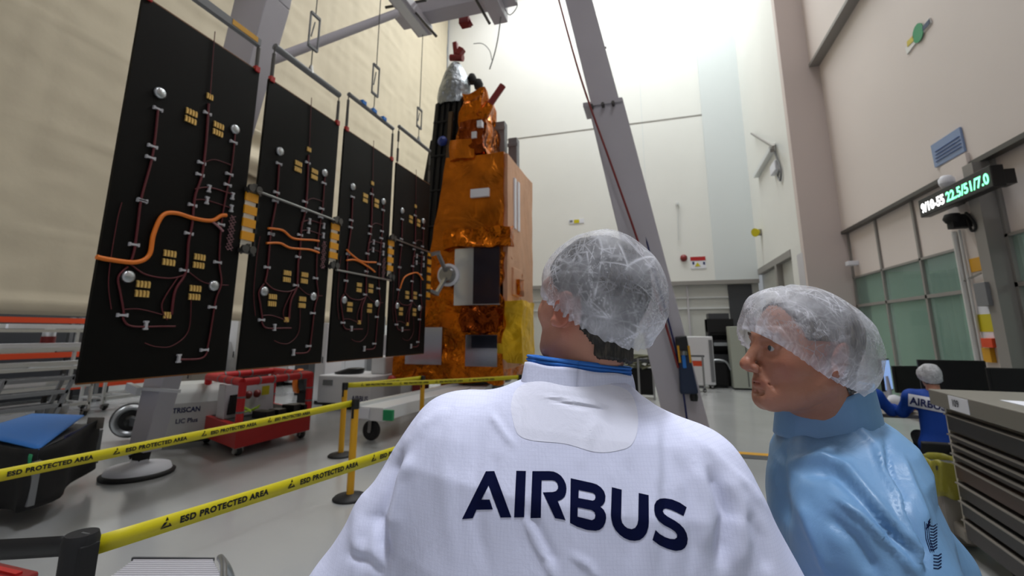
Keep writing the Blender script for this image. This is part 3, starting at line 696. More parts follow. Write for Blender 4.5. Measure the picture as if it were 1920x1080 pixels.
MB().tube(curve_pts([Vector((Cc.x + .05, Cc.y - .3, 0)), Cc + Vector((.05, -.1, -.1)), B.lerp(Cc, .4) + Vector((.03, 0, .01)), B + Vector((.03, .02, .005)), B + Vector((.06, .08, -.12)), B + Vector((.08, .18, -.5))], 8), .016, 10).build('side_tube', 'alu', t)
MB().tube([A + Vector((0, .02, -.02)), Vector((A.x - .06, A.y + .16, 0))], .014, 8).tube([D_, Vector((D_.x, D_.y - .1, 0))], .014, 8).build('leg', 'alu', t)
c = atz(30, 1062, .42); t = MB()
t.box((c.x - .35, c.y - .35, 0), (c.x + .13, c.y + .04, .4))
o = t.build('red_crate', 'darkred', bevel=.015); tag(o, 'dark red ribbed plastic crate in the bottom left corner of the photo', 'crate')
rb = MB()
for i in range(6): rb.box((c.x - .33, c.y - .34 + i * .06, .4), (c.x + .08, c.y - .31 + i * .06, .412))
rb.build('lid_rib', 'red', o)
# ---------------------------------------------------------------- red floor trolley with foam-wrapped frame
def cpt(p, h): return Vector((p.x, p.y, h))
FL, FR = atz(440, 842, .12), atz(580, 806, .12); BL = atz(372, 815, .12)
fl, fr, bl = FL, FR, BL; br = fr + (bl - fl)
t = thing('red_trolley', 'low red trolley with a red foam-wrapped frame and a white gauge cabinet inside', 'trolley', ((fl.x + br.x) / 2, (fl.y + br.y) / 2, 0))
H = .42
m = MB(); m.hexa([fl, fr, br, bl, cpt(fl, H) + (fl - br).normalized() * .05, cpt(fr, H), cpt(br, H), cpt(bl, H)])
m.build('tray', 'red', t)
inset = [p + ((fl + br) / 2 - p) * .1 for p in (fl, fr, br, bl)]
MB().hexa([cpt(p, H - .02) for p in inset] + [cpt(p, H + .004) for p in inset]).build('tray_bed', 'blackmatte', t)
top = .98
for p in (fl, fr, bl, br):
    a = p + ((fl + br) / 2 - p) * .06
    MB().tube([cpt(a, H), cpt(a, top)], .05, 10).build('foam_post', 'foam_red', t)
    w = MB()
    for z in (.58, .78): w.lathe((a.x, a.y, z), [(.054, -.012), (.054, .012)], 12)
    w.build('tape_wrap', 'grey', t)
ins = [p + ((fl + br) / 2 - p) * .06 for p in (fl, fr, br, bl)]
for a, b_ in ((0, 1), (0, 3), (3, 2), (1, 2)):
    MB().tube([cpt(ins[a], top), cpt(ins[b_], top)], .055, 10).build('foam_rail', 'foam_red', t)
    w = MB()
    for k in range(1, 5 if a == 0 and b_ == 1 else 4):
        q = cpt(ins[a].lerp(ins[b_], k / 5), top); w.lathe(q - (ins[b_] - ins[a]).normalized() * .012, [(.06, 0), (.06, .024)], 12, ins[b_] - ins[a])
    w.build('tape_wrap', 'grey', t)
cab = MB(); a0, a1 = ins[3].lerp(ins[0], .35), ins[2].lerp(ins[1], .3); a1 = a0.lerp(a1, .72); dn = (ins[0] - ins[3]).normalized() * .3
cab.hexa([cpt(a0 + dn, H), cpt(a1 + dn, H), cpt(a1, H), cpt(a0, H), cpt(a0 + dn * .8, .9), cpt(a1 + dn * .8, .9), cpt(a1, .9), cpt(a0, .9)]); cab.build('gauge_cabinet', 'white_grey', t, bevel=.01)
xd = (a1 - a0).normalized(); nn = Vector((xd.y, -xd.x, 0)); nn = nn if nn.dot(CAM - a0) > 0 else -nn
f0 = a0 + dn * .93
def onf(u, z, o=.01): return cpt(f0.lerp(a1 + dn * .93, u), z) + nn * o
for u in (.42, .6): MB().lathe(onf(u, .72), [(.06, 0), (.06, .03), (.02, .06)], 12, nn).build('valve_knob', 'darkred', t)
MB().hexa([onf(.05, .48), onf(.22, .48), onf(.22, .48, .05), onf(.05, .48, .05), onf(.08, .75), onf(.22, .75), onf(.22, .75, .05), onf(.08, .75, .05)]).build('cable_slot', 'blackmatte', t)
MB().prism([onf(.7, .68, .02), onf(.86, .68, .02), onf(.86, .82, .02), onf(.7, .82, .02)], nn * .004).build('yellow_label', 'tape', t)
gr = MB()
for i in range(9):
    a = i * .7; gr.tube([onf(.4, .5, .12) + Vector((0, 0, .0)), onf(.4 + .16 * math.cos(a), .52 + .04 * math.sin(a * 2), .12 + .08 * math.sin(a))], .012, 5)
gr.build('cable_tie', mat('lime', 'a5c42c', .5), t)
bx = MB()
for u, w, h in ((.38, .14, .1), (.58, .1, .09), (.8, .12, .12), (.95, .16, .1)):
    q = cpt(ins[0].lerp(ins[1], u), H) + (ins[3] - ins[0]).normalized() * .15; bx.box((q.x - w, q.y - .08, H), (q.x + w, q.y + .08, H + h))
bx.build('connector', 'black', t, bevel=.01)
for p in (fl, fr, br, bl):
    q = p + ((fl + br) / 2 - p) * .15; caster(q.x, q.y, t, .06, .13)
# ---------------------------------------------------------------- white rounded machine with a wheel behind the rig leg
M['machine'] = mat('machine_white', 'd0d3d2', .4)
x0, y0 = -7.35, 5.45
t = thing('floor_machine', 'white rounded machine behind the left rig leg, with dark lettering and big wheel', 'machine', (x0, y0, 0))
p1, p2 = atz(290, 830, .12), atz(440, 812, .12)
d = (p2 - p1); dn = Vector((-d.y, d.x, 0)).normalized(); dn = dn if dn.y > 0 else -dn
prof = [(0, .02), (.0, .55), (.06, .72), (.2, .8), (.9, .8), (.9, .02)]
MB().prism([cpt(p1 + dn * a, b_ + .08) for a, b_ in prof], d).build('housing', 'machine', t, bevel=.05, seg=3)
q = p2 + dn * .3; MB().lathe(cpt(q, .38) - d.normalized() * .02, [(.42, -.1), (.44, 0), (.44, .1), (.36, .12)], 24, d).build('end_cap', 'grey', t)
MB().bar(cpt(p1.lerp(p2, .3) - dn * .02, .14), cpt(p1.lerp(p2, .85) - dn * .02, .14), .1, .14).build('skirt', 'greydark', t, bevel=.03)
f1 = cpt(p1.lerp(p2, .16), .5) - dn * .002
text('lettering', 'TRISCAN', f1 + Vector((0, 0, .0)), d, (0, 0, 1), .1, 'navy', t, .03, fit=.34)
text('lettering', 'LIC Plus', f1 + d.normalized() * .05 + Vector((0, 0, -.15)), d, (0, 0, 1), .09, 'navy', t, .02, fit=.27)
wc = atd(240, 800, 9.1); wc = atz(240, 825, 0); wx = Vector((.75, -.66, 0))
m = MB().lathe(cpt(wc, .3), [(.13, 0), (.23, .02), (.24, .08), (.21, .11), (.18, .11), (.15, .05), (.08, .04), (.06, .09), (.02, .1)], 28, wx)
m.build('wheel_rim', 'alu', t)
MB().lathe(cpt(wc, .3) - wx * .06, [(.2, 0), (.262, .03), (.262, .1), (.22, .12)], 28, wx).build('tyre', 'rubber', t)
MB().lathe(cpt(wc, .3) + wx * .1, [(.09, 0), (.07, .04), (.01, .05)], 14, wx).build('hub', 'black', t)
MB().bar(cpt(wc, .3), cpt(p1, .3) + dn * .2, .12).build('axle', 'greydark', t)
# ---------------------------------------------------------------- covered cart, far left
M['navycover'] = mat('navy_cover', '0e1a4a', .6, bump=('noise', 5, .3, .05))
t = thing('covered_cart', 'low trolley under a bright blue and navy cover at the left edge', 'trolley', (-6.6, 3.6, 0))
q = [atz(-60, 812, .72), atz(75, 832, .7), atz(158, 779, .74), atz(60, 776, .74)]
# bring the cart onto the floor: real height, blue sheet draped on top
def sheet(u, v):
    p = q[0].lerp(q[1], u).lerp(q[3].lerp(q[2], u), v); return p + Vector((0, 0, .05 * math.sin(u * 3.1) * math.sin(v * 3.1) - .05 * (1 - v) * u))
MB().grid(sheet, 16, 12).build('blue_sheet', 'blue', t, thick=.01)
e = [atz(-60, 818, .66), atz(75, 836, .66), atz(196, 800, .66), atz(190, 782, .7)]
cen = (q[0] + e[3]) / 2
def side(u, v):
    a = curve_pts([q[0] + Vector((0, 0, -.03)), q[1] + Vector((0, 0, -.04)), e[3]], 8); k = min(int(u * 16), 15); p = a[k].lerp(a[min(k + 1, 16)], u * 16 - k)
    z = lerp(p.z, .16, v); return Vector((p.x + .04 * noise.noise(Vector((u * 9, v * 4, 0))), p.y + .05 * math.sin(u * 22) * v, z))
MB().grid(side, 30, 8).build('dark_side_cover', 'blackmatte', t, thick=.008)
def drape(u, v):
    a = e[3].lerp(q[2], .9 * (1 - u)); p = q[1].lerp(e[3], .35 + .65 * u)
    return Vector((p.x, p.y, lerp(.69 - .02 * (1 - u), .13 + .12 * (1 - u), v))) + Vector((.02, -.03, 0)) * math.sin(u * 14)
MB().grid(drape, 20, 8).build('navy_drape', 'navycover', t, thick=.01)
fr_ = [Vector((a.x, a.y, .55)) for a in (q[0], q[1], e[3], q[2], q[3])]
MB().prism(fr_, (0, 0, .1)).build('deck', 'greydark', t)
MB().prism([Vector((a.x, a.y, .2)) for a in (q[0], q[1], e[3], q[2], q[3])], (0, 0, .06)).build('lower_deck', 'blackmatte', t)
MB().hexa([cpt(v, .6) for v in (atz(165, 786, .7), atz(196, 786, .7), atz(196, 779, .74), atz(165, 779, .74))] + [cpt(v, .72) for v in (atz(165, 786, .7), atz(196, 786, .7), atz(196, 779, .74), atz(165, 779, .74))]).build('end_board', 'beige', t)
gs = MB(); gs.grid(lambda u, v: q[0].lerp(q[1], .1 + .9 * u) + Vector((0, -.02 - .02 * u, -.03 - .12 * v - .05 * u)), 10, 3); gs.build('green_strap', 'green', t, thick=.006)
for px in (5, 45, 85, 130):
    w = atz(px, 880 - px * .12, 0); caster(w.x, w.y, t, .09, .2)
for a in (fr_[0], fr_[1], fr_[2], fr_[3]): MB().bar(cpt(a, .2), cpt(a, .56), .05).build('frame_post', 'grey', t)
MB().tube(curve_pts([q[0] + Vector((.2, -.1, .0)), q[0].lerp(q[1], .5) + Vector((0, -.15, -.05)), q[0] + Vector((.1, -.2, -.12))], 6), .02, 8).build('hose', 'white', t)
# ---------------------------------------------------------------- storage racks under the cream cover
XRK = -13.2
def rack(y0, y1, label, xr=XRK):
    t = thing('storage_rack', label, 'rack', (xr, (y0 + y1) / 2, 0), None)
    ys = [y0 + (y1 - y0) * i / 2 for i in range(3)]
    for y in ys:
        for x in (xr, xr - .9): MB().box((x - .05, y - .04, 0), (x + .05, y + .04, 2.05)).build('upright', 'grey', t)
        MB().box((xr - .06, y - .09, 1.78), (xr + .07, y + .09, 2.0)).box((xr - .06, y - .09, .98), (xr + .07, y + .09, 1.22)).build('bracket', 'orange', t)
    for z in (1.88, 1.1, .35):
        for a, b_ in zip(ys[:-1], ys[1:]):
            MB().box((xr - .03, a + .04, z), (xr + .05, b_ - .04, z + .12)).build('beam', 'orange', t)
            MB().box((xr - .95, a, z + .06), (xr - .03, b_, z + .08)).build('shelf_board', 'grey', t)
    return t
rack(3.4, 7.9, 'orange and grey storage rack at the left edge under the cream cover')
rack(8.1, 11.9, 'orange and grey storage rack partly hidden behind the nearest black panel')
random.seed(3)
n = 0
for z, k in ((1.18, 5), (.43, 5)):
    for i in range(k):
        y = 4.2 + i * 1.3; h = .14 + .1 * random.random()
        tag(MB().box((XRK - .75, y - .5, z), (XRK - .15, y + .45, z + h)).build('parts_bin', ('white', 'grey', 'alu_white')[i % 3], bevel=.02),
            ('%s flat case, number %s from the left on the %s rack shelf' % (('white', 'grey', 'pale metal')[i % 3], ('one', 'two', 'three', 'four', 'five')[i], 'middle' if z > 1 else 'bottom')), 'case', 'cases on the rack shelves')
# aluminium profile trolleys in front of the racks
def frame_cart(x, y, L, h, label, tilt=0, w=.7, mat_='alu_white', shelves=3):
    t = thing('profile_trolley', label, 'trolley', (x, y, 0))
    for yy in (y, y + L):
        for xx in (x, x - w): MB().bar((xx, yy, .12), (xx, yy + tilt, h), .05).build('post', mat_, t)
    for i in range(shelves):
        z = .25 + (h - .3) * i / (shelves - 1); o = tilt * z / h
        for xx in (x, x - w): MB().bar((xx, y + o, z), (xx, y + L + o, z), .05, .06).build('rail', mat_, t)
        for k in range(4): yy = y + o + L * k / 3; MB().bar((x - w, yy, z), (x, yy, z), .04).build('cross_rail', mat_, t)
    for yy in (y + .05, y + L - .05):
        for xx in (x, x - w): caster(xx, yy, t, .06, .13)
    return t
frame_cart(-11.2, 4.6, 2.2, 1.75, 'tall white metal profile trolley at the left edge in front of the rack', shelves=5)
frame_cart(-11.6, 7.3, 1.8, 1.45, 'white metal profile trolley close to the edge of the nearest black panel', shelves=4)
frame_cart(-9.6, 4.4, .9, .95, 'leaning grey slatted frame standing before the trolleys at the far left', .25, .25, 'grey', 4)
random.seed(8)
for i in range(10):
    zz = (.62, .98, 1.34, 1.7)[i % 4]; x = -11.3 - .12 * (i % 3) - .1 * (i // 4); y = 4.75 + .5 * (i % 5) * .4; L = 1.2 + .5 * random.random()
    tag(MB().box((x - .04, y, zz + .04), (x + .04, y + L, zz + .12)).build('aluminium_profile', ('paper', 'alu_white', 'alu')[i % 3], bevel=.005),
        '%s metal bar on the %s shelf of the far left trolley, %s' % (('white', 'pale', 'shiny')[i % 3], ('lowest', 'second', 'third', 'top')[i % 4], ('in front', 'in the middle', 'at the back')[i // 4]), 'metal bar', 'metal bars on the far left trolley')
t = thing('hand_pump', 'small white and dark red pump unit standing on the shelf of a trolley', 'pump', (-11.3, 6.55, 1.5))
c = atx(95, 612, -11.5); 
MB().lathe((c.x, c.y, 1.43), [(.1, 0), (.1, .25), (.07, .33)], 12).build('pump_body', 'white', t); MB().lathe((c.x, c.y, 1.43), [(.11, .02), (.11, .16)], 12).build('pump_band', 'darkred', t); t.location = (-11.3, 6.55, 1.5)
p = atx(102, 745, -11.0)
t = thing('tool_caddy', 'small grey and yellow tool caddy on the floor at left', 'caddy', (p.x, p.y, 0))
MB().lathe((p.x, p.y, .0), [(.2, 0), (.24, .3), (.2, .32)], 12).build('bucket', 'grey', t); MB().box((p.x + .1, p.y - .12, .02), (p.x + .3, p.y + .12, .14)).build('yellow_block', 'yellow', t)
for i, (x, y) in enumerate(((p.x - .1, p.y - .1), (p.x + .1, p.y + .05))): MB().box((x - .03, y - .03, .3), (x + .03, y + .03, .48)).build('tool', 'black', t)
# long white bench with dark plinth
t = thing('long_bench', 'long low white bench with a dark gap beneath, seen below the nearest black panel', 'bench', (-11.6, 10.2, 0))
MB().box((-12.3, 9.5, .3), (-11.5, 12.6, .78)).build('body', 'white', t, bevel=.02); MB().box((-12.2, 9.6, .0), (-11.6, 12.5, .3)).build('plinth', 'blackmatte', t)
# beige cabinets, white column and equipment seen between the panels
def cabinet(px0, px1, pz, y, h, label, m='white', depth=.6, doors=2, cat='cabinet', name='cabinet', plinth=True):
    a, b_ = aty(px0, 600, y), aty(px1, 600, y); x0, x1 = a.x, b_.x
    t = thing(name, label, cat, ((x0 + x1) / 2, y + depth / 2, 0))
    MB().box((x0, y, .08 if plinth else 0), (x1, y + depth, h)).build('body', m, t, bevel=.015)
    if plinth: MB().box((x0 + .03, y + .03, 0), (x1 - .03, y + depth, .08)).build('plinth', 'blackmatte', t)
    for i in range(doors):
        u0 = lerp(x0, x1, i / doors) + .02; u1 = lerp(x0, x1, (i + 1) / doors) - .02
        d_ = MB().box((u0, y - .015, .12), (u1, y, h - .05)).build('door', m, t, bevel=.005)
        MB().box((u1 - .06, y - .03, h * .5), (u1 - .04, y - .015, h * .5 + .15)).build('handle', 'greydark', d_)
    return t
cabinet(335, 372, 0, 7.8, 1.35, 'beige tall cabinet between the left rig leg and the red trolley', 'beige', doors=1)
cabinet(374, 392, 0, 8.6, 1.5, 'narrow white tower behind the red trolley at its left end', 'white', doors=1)
cabinet(425, 450, 0, 9.3, 2.1, 'slim white machine column seen between the first and second black panels', 'white', doors=1)
cabinet(455, 478, 0, 9.0, 1.25, 'black equipment cabinet beneath the second black panel', 'black', doors=1)
cabinet(490, 560, 0, 12.5, 1.2, 'wide white low cabinet far behind the second black panel', 'white', doors=3)
cabinet(560, 585, 0, 10.6, 1.55, 'black and white rack below the right end of the second black panel', 'greydark', doors=1)
cabinet(597, 616, 0, 9.4, 1.9, 'white machine post in the gap between the second and third black panels', 'white', doors=1)
cabinet(618, 690, 0, 13.2, 2.2, 'bright white wall cabinet seen under the third black panel', 'white', doors=2)
cabinet(692, 704, 0, 12.8, 2.2, 'grey cabinet column behind the gap beside the fourth black panel', 'grey', doors=1)
cabinet(706, 765, 0, 13.0, 1.6, 'white equipment cabinet left of the foot of the satellite', 'white_grey', doors=2)
# cable reel
p = aty(562, 755, 8.6)
t = thing('cable_reel', 'orange and black cable reel behind the red trolley', 'cable reel', (p.x, 8.6, 0))
MB().lathe((p.x, 8.6, .62), [(.2, 0), (.26, .02), (.26, .09), (.2, .1)], 24, (-1, -.35, 0)).build('reel_flange', 'harness', t); MB().lathe((p.x + .02, 8.62, .62), [(.24, 0), (.24, .12)], 24, (1, .35, 0)).build('reel_drum', 'black', t)
MB().box((p.x - .04, 8.55, 0), (p.x + .2, 8.75, .42)).build('reel_stand', 'blackmatte', t)
# white platform with AIRBUS lettering
px0, px1, yb = aty(600, 700, 9.0).x, aty(812, 700, 9.0).x, 8.95
t = thing('test_platform', 'long low white AIRBUS platform behind the yellow posts, left of the satellite', 'platform', ((px0 - 5.9) / 2, yb + .6, 0))
MB().box((px0, yb, .12), (-5.98, yb + 1.3, .72)).build('body', 'white', t, bevel=.03)
MB().box((px0 + .1, yb + .08, 0), (-6.05, yb + 1.2, .12)).build('plinth', 'blackmatte', t)
text('lettering', 'AIRBUS', (aty(659, 752, yb).x, yb, aty(659, 752, yb).z), (1, 0, 0), (0, 0, 1), .16, 'navy', t, .03, fit=.42)
text('lettering', 'SPACE SYSTEMS', (aty(662, 763, yb).x, yb, aty(650, 762, yb).z), (1, 0, 0), (0, 0, 1), .06, 'grey', t, fit=.5)
MB().box((px0 + .15, yb - .02, .5), (px0 + .4, yb, .62)).build('latch', 'grey', t)
o = MB()
for i in range(5): o.lathe((aty(655, 700, 9.5).x + .04 * i, 9.5, .72 + i * .02), [(.3 - .03 * i, 0), (.34 - .03 * i, .03), (.28 - .03 * i, .05)], 16)
tag(o.build('coiled_cable', 'black'), 'black coiled cable lying on the white AIRBUS platform', 'cable')
t = MB().box((aty(705, 680, 9.7).x, 9.5, .72), (-6.0, 10.0, 1.12)); tag(t.build('instrument_case', 'white', bevel=.03), 'white instrument case on the platform beside the satellite foot', 'case')
tag(MB().lathe(aty(738, 712, 9.1), [(.02, 0), (.1, .04), (.1, .1), (.03, .14)], 14, (0, -1, 0)).build('protective_knob', 'red'), 'round red protective knob at the lower left of the satellite', 'knob')
MBl = MB().box((-6.6, 10.6, 0), (-5.9, 11.2, .6)); tag(MBl.build('packing_case', 'white', bevel=.02), 'white packing case behind the foot of the satellite', 'case')
# ---------------------------------------------------------------- back wall fittings
def wallprint(name, a, b_, m, y=YB, t=.02, label=None, cat='sign', parent=None):
    p, q = aty(*a, y), aty(*b_, y); o = MB().box((p.x, y - t, q.z), (q.x, y - .001, p.z)).build(name, m, parent)
    if label: tag(o, label, cat)
    return o
ys = YB - .08
s = wallprint('safety_sign', (1294, 483), (1324, 503), 'paper', label='white safety sign with a red header on the far back wall')
wallprint('red_header', (1294, 482), (1323, 488), 'red', YB - .021, .006, parent=s)
for a in (1298, 1318): wallprint('pictogram', (a, 491), (a + 4, 496), 'navy', YB - .021, .006, parent=s)
p = aty(1308, 496, YB - .02); MB().prism([p + Vector((-.1, -.004, -.07)), p + Vector((.1, -.004, -.07)), p + Vector((0, -.004, .09))], (0, -.006, 0)).build('pictogram', 'tape', s)
p = aty(1282, 484, YB); t = MB().lathe(p, [(.13, 0), (.13, .06), (.05, .1)], 16, (0, -1, 0)).build('alarm_bell', 'darkred'); tag(t, 'round dark red alarm bell left of the white safety sign', 'alarm')
s = wallprint('hazard_strip', (1067, 412), (1095, 418), 'paper', label='small grey and yellow strip sign on the back wall above the man in white', t=.02)
wallprint('yellow_mark', (1076, 412), (1086, 418), 'tape', YB - .021, .005, parent=s); wallprint('dark_mark', (1068, 413), (1074, 417), 'grey', YB - .021, .005, parent=s)
a, b_ = aty(1270, 382, YB - .05), aty(1272, 450, YB - .05)
m = MB().tube([a, b_], .02, 6); m.lathe(a, [(.06, -.05), (.06, .05)], 8); tag(m.build('wall_rod', 'alu_white'), 'thin white vertical rod fixed to the back wall above the safety sign', 'rod')
# bracket arm, yellow lamp on the far right wall
def wx(px, py, o=.05): return atx(px, py, XP - o)
t = thing('wall_bracket_arm', 'grey wall bracket arm with hanging cable on the far right wall', 'bracket', wx(1440, 300))
MB().bar(wx(1409, 250, .1), wx(1450, 275, .3), .06).bar(wx(1450, 272, .05), wx(1448, 282, .3), .1).build('arm', 'trimgrey', t)
MB().bar(wx(1450, 278), wx(1419, 330), .22, .14).build('channel', 'alu_white', t)
MB().tube(curve_pts([wx(1450, 277), wx(1458, 300), wx(1464, 320), wx(1463, 338), wx(1458, 330), wx(1462, 318)], 5), .03, 6).build('cable', 'grey', t)
tag(MB().box((XP - .12, wx(1453, 315).y - .3, wx(1453, 315).z - .15), (XP, wx(1453, 315).y + .3, wx(1453, 315).z + .15)).build('junction_box', 'paper', bevel=.02), 'small white junction box under the wall bracket arm', 'junction box')
q = wx(1420, 435, .12); t = thing('wall_siren', 'yellow wall siren low on the far right wall', 'siren', q)
MB().lathe(q + Vector((.02, 0, 0)), [(.06, -.1), (.14, .12), (.15, .16)], 14, (-.7, -.6, -.2)).build('horn', 'tape', t); MB().box((q.x, q.y - .1, q.z - .12), (XP, q.y + .1, q.z + .08)).build('base_box', 'beige', t)
# right wall: logo sign, blue plaque
def rw(name, c4, m, label=None, cat='sign', parent=None, o=.02, x=XR):
    ps = [atx(*c, x) for c in c4]; ob = MB().prism([p - Vector((.002, 0, 0)) for p in ps], (-o, 0, 0)).build(name, m, parent)
    if label: tag(ob, label, cat)
    return ob
s = rw('logo_board', [(1700, 90), (1745, 33), (1748, 42), (1703, 102)], 'wall', 'narrow white logo board with yellow, green and blue marks high on the right wall')
rw('logo_mark', [(1701, 78), (1713, 66), (1714, 76), (1702, 88)], mat('logo_yellow', 'cdbb3c', .5), parent=s, x=XR - .022, o=.006)
c = atx(1721.5, 62, XR - .022); MB().lathe(c, [(.16, 0), (.16, .008)], 20, (-1, 0, 0)).build('logo_mark', 'green', s)
rw('logo_mark', [(1730, 50), (1743, 35), (1744, 44), (1731, 59)], mat('logo_navy', '2a3c5c', .5), parent=s, x=XR - .022, o=.006)
s = rw('blue_plaque', [(1749, 273), (1803, 238), (1813, 283), (1757, 314)], mat('plaque_blue', '7f95bb', .35), 'blue metal plaque with faint lines of text on the right wall', o=.03)
lm = mat('plaque_text', '667cab', .5)
for k in range(4):
    u = .25 + k * .17; a = atx(lerp(1753, 1756, u), lerp(276, 312, u), XR - .033); b_ = atx(lerp(1801, 1810, u), lerp(243, 281, u), XR - .033)
    MB().bar(a, a.lerp(b_, .92), .03, .006).build('text_line', lm, s)
# LED clock
YC0, YC1, ZC0, ZC1, XCc = 8.92, 7.22, 3.55, 3.79, 4.3
t = thing('led_display', 'long black LED display with white and green digits on the right column', 'display', (XCc + .1, 8.07, ZC0 - .03))
MB().box((XCc, YC1, ZC0 - .03), (XCc + .14, YC0 + .02, ZC1 + .02)).build('housing', 'black', t, bevel=.01)
MB().box((XCc + .14, YC1 + .1, ZC0 + .02), (XR - .02, YC1 + .3, ZC1 - .02)).box((XCc + .14, YC0 - .6, ZC0 + .02), (XR - .02, YC0 - .4, ZC1 - .02)).build('mount', 'black', t)
text('digits', '9/10-55', (XCc - .003, YC0 - .05, ZC0 + .035), (0, -1, 0), (0, 0, 1), .2, 'led_w', t, .035, fit=.62)
text('digits', '22.5/51/7.0', (XCc - .003, YC0 - .72, ZC0 + .035), (0, -1, 0), (0, 0, 1), .2, 'led_g', t, .03, fit=.93)
q = Vector((4.42, 8.35, 3.86)); m = MB().lathe(q, [(.1, .05), (.1, .12), (.06, .17)], 14).lathe(q, [(.02, -.06), (.07, -.03), (.085, .02), (.1, .05)], 14)
tag(m.build('dome_camera', 'paper'), 'white dome camera above the LED display', 'camera')
m = MB().box((4.35, 8.25, 3.2), (XR - .05, 8.4, 3.4)).lathe((4.4, 8.33, 3.35), [(.09, -.06), (.12, 0), (.09, .07)], 12).tube(curve_pts([(4.5, 8.2, 3.4), (4.48, 8.08, 3.3), (4.5, 8.05, 3.15), (4.5, 8.15, 3.12), (4.5, 8.2, 3.3)], 6), .02, 6)
tag(m.build('cable_bundle', 'blackmatte'), 'dark cables and connector box hanging under the LED display', 'cables')
XCo = XR - .05
t = thing('conduit', 'white cable conduit running down the column under the LED display', 'conduit', (XCo - .04, 8.62, .3))
MB().tube([(XCo - .04, 8.63, 3.2), (XCo - .04, 8.63, 0)], .035, 8).tube([(XCo - .04, 8.5, 3.2), (XCo - .04, 8.5, 0)], .02, 8).build('pipe', 'alu_white', t)
MB().bar((XCo - .04, 8.66, 2.42), (XCo - .04, 8.2, 2.5), .02).build('pipe_clip', 'steel', t)
def colbox(name, y0, y1, z0, z1, m, label, cat, d=.06):
    return tag(MB().box((XCo - d, y0, z0), (XCo - .001, y1, z1)).build(name, m, bevel=.004), label, cat)
def colpx(a, b_, d=.05):
    p, q = atx(*a, XCo - d), atx(*b_, XCo - d); return p.y, q.y, q.z, p.z
def cb(name, a, b_, m, label, cat, d=.05): y0, y1, z0, z1 = colpx(a, b_, d); return colbox(name, y1, y0, z0, z1, m, label, cat, d)
o = cb('amber_notice', (1816, 486), (1841, 507), 'yellow', 'amber square notice on the white column', 'notice', .015)
cb('switch_box', (1824, 532), (1854, 573), 'grey', 'grey electrical box on the column under the amber notice', 'electrical box', .12)
o = cb('yellow_poster', (1830, 574), (1866, 640), 'paper', 'white and yellow poster on the column below the grey electrical box', 'poster', .01)
y0, y1, z0, z1 = colpx((1832, 590), (1864, 622), .012); MB().box((XCo - .014, y1, z0), (XCo - .01, y0, z1)).build('yellow_panel', 'tape', o)
t = cb('emergency_kit', (1838, 634), (1862, 652), 'orange', 'orange and yellow emergency kit hanging on the column above the monitors', 'safety kit', .08)
y0, y1, z0, z1 = colpx((1840, 652), (1860, 680), .06); MB().box((XCo - .06, y1, z0), (XCo - .002, y0, z1)).build('pouch', 'yellow', t)
cb('door_sensor', (1584, 495), (1596, 512), 'paper', 'small white sensor at the left end of the office windows', 'sensor') if 0 else None
p = atx(1592, 494, XR - .05); tag(MB().box((p.x - .05, p.y - .1, p.z - .05), (XO + .02, p.y + .1, p.z + .05)).build('door_sensor', 'paper', bevel=.01), 'small white sensor at the far upper corner of the office windows', 'sensor')
# office interior seen through the glass
def inoff(px, py, x): return atx(px, py, x)
p = inoff(1795, 506, 8.0); t = MB().box((7.6, p.y - .25, 3.0), (8.2, p.y + .25, 3.08)); em = mat('lamp_diffuser', 'e8fff4', .4, emit=5)
lp = t.build('office_lamp', em); tag(lp, 'bright rectangular lamp on the office ceiling behind the glass', 'lamp')
cu = mat('green_curtain', '7f9a84', .8)
for k, (y0, y1, x) in enumerate(((11.6, 12.9, 6.2), (9.2, 10.2, 8.6))):
    m = MB().grid(lambda u, v: (x + .08 * math.sin(u * 30), lerp(y0, y1, u), .2 + v * 2.8), 50, 2)
    tag(m.build('curtain', cu, thick=.02), ('pale green folded curtain in the office behind the leftmost glass', 'pale green curtain in the office behind the middle glass')[k], 'curtain')
p = inoff(1760, 600, 7.5); tag(MB().box((7.5, p.y - .18, p.z - .2), (7.62, p.y + .18, p.z + .2)).build('wall_unit', 'grey', bevel=.02), 'grey wall unit inside the office near the middle of the glass', 'wall unit')
t = thing('office_desk', 'dark office desk with black screens behind the glass', 'desk', (6.2, 9.6, 0))
MB().box((5.6, 8.9, .7), (6.6, 11.6, .76)).build('desk_top', 'white_grey', t)
for y in (8.95, 11.5): MB().box((5.7, y, 0), (6.5, y + .05, .7)).build('leg', 'greydark', t)
for i, y in enumerate((9.3, 10.2, 10.9)):
    t = thing('desk_screen', ('black screen on the office desk nearest the column', 'black screen in the middle of the office desk', 'black screen at the far end of the office desk')[i], 'screen', (5.9, y, .76))
    MB().box((5.86, y - .3, .95), (5.9, y + .3, 1.32)).build('panel', 'black', t); MB().box((5.86, y - .03, .76), (5.92, y + .03, .98)).box((5.8, y - .12, .76), (6.0, y + .12, .78)).build('stand', 'greydark', t)
p = atx(1895, 573, XO + .005); tag(MB().lathe(p, [(.0, 0), (.06, .02), (.06, .05)], 12, (-1, 0, 0)).build('red_beacon', mat('red_led', 'ff3a20', .4, emit=2)), 'small glowing red light behind the right-hand glass', 'light')
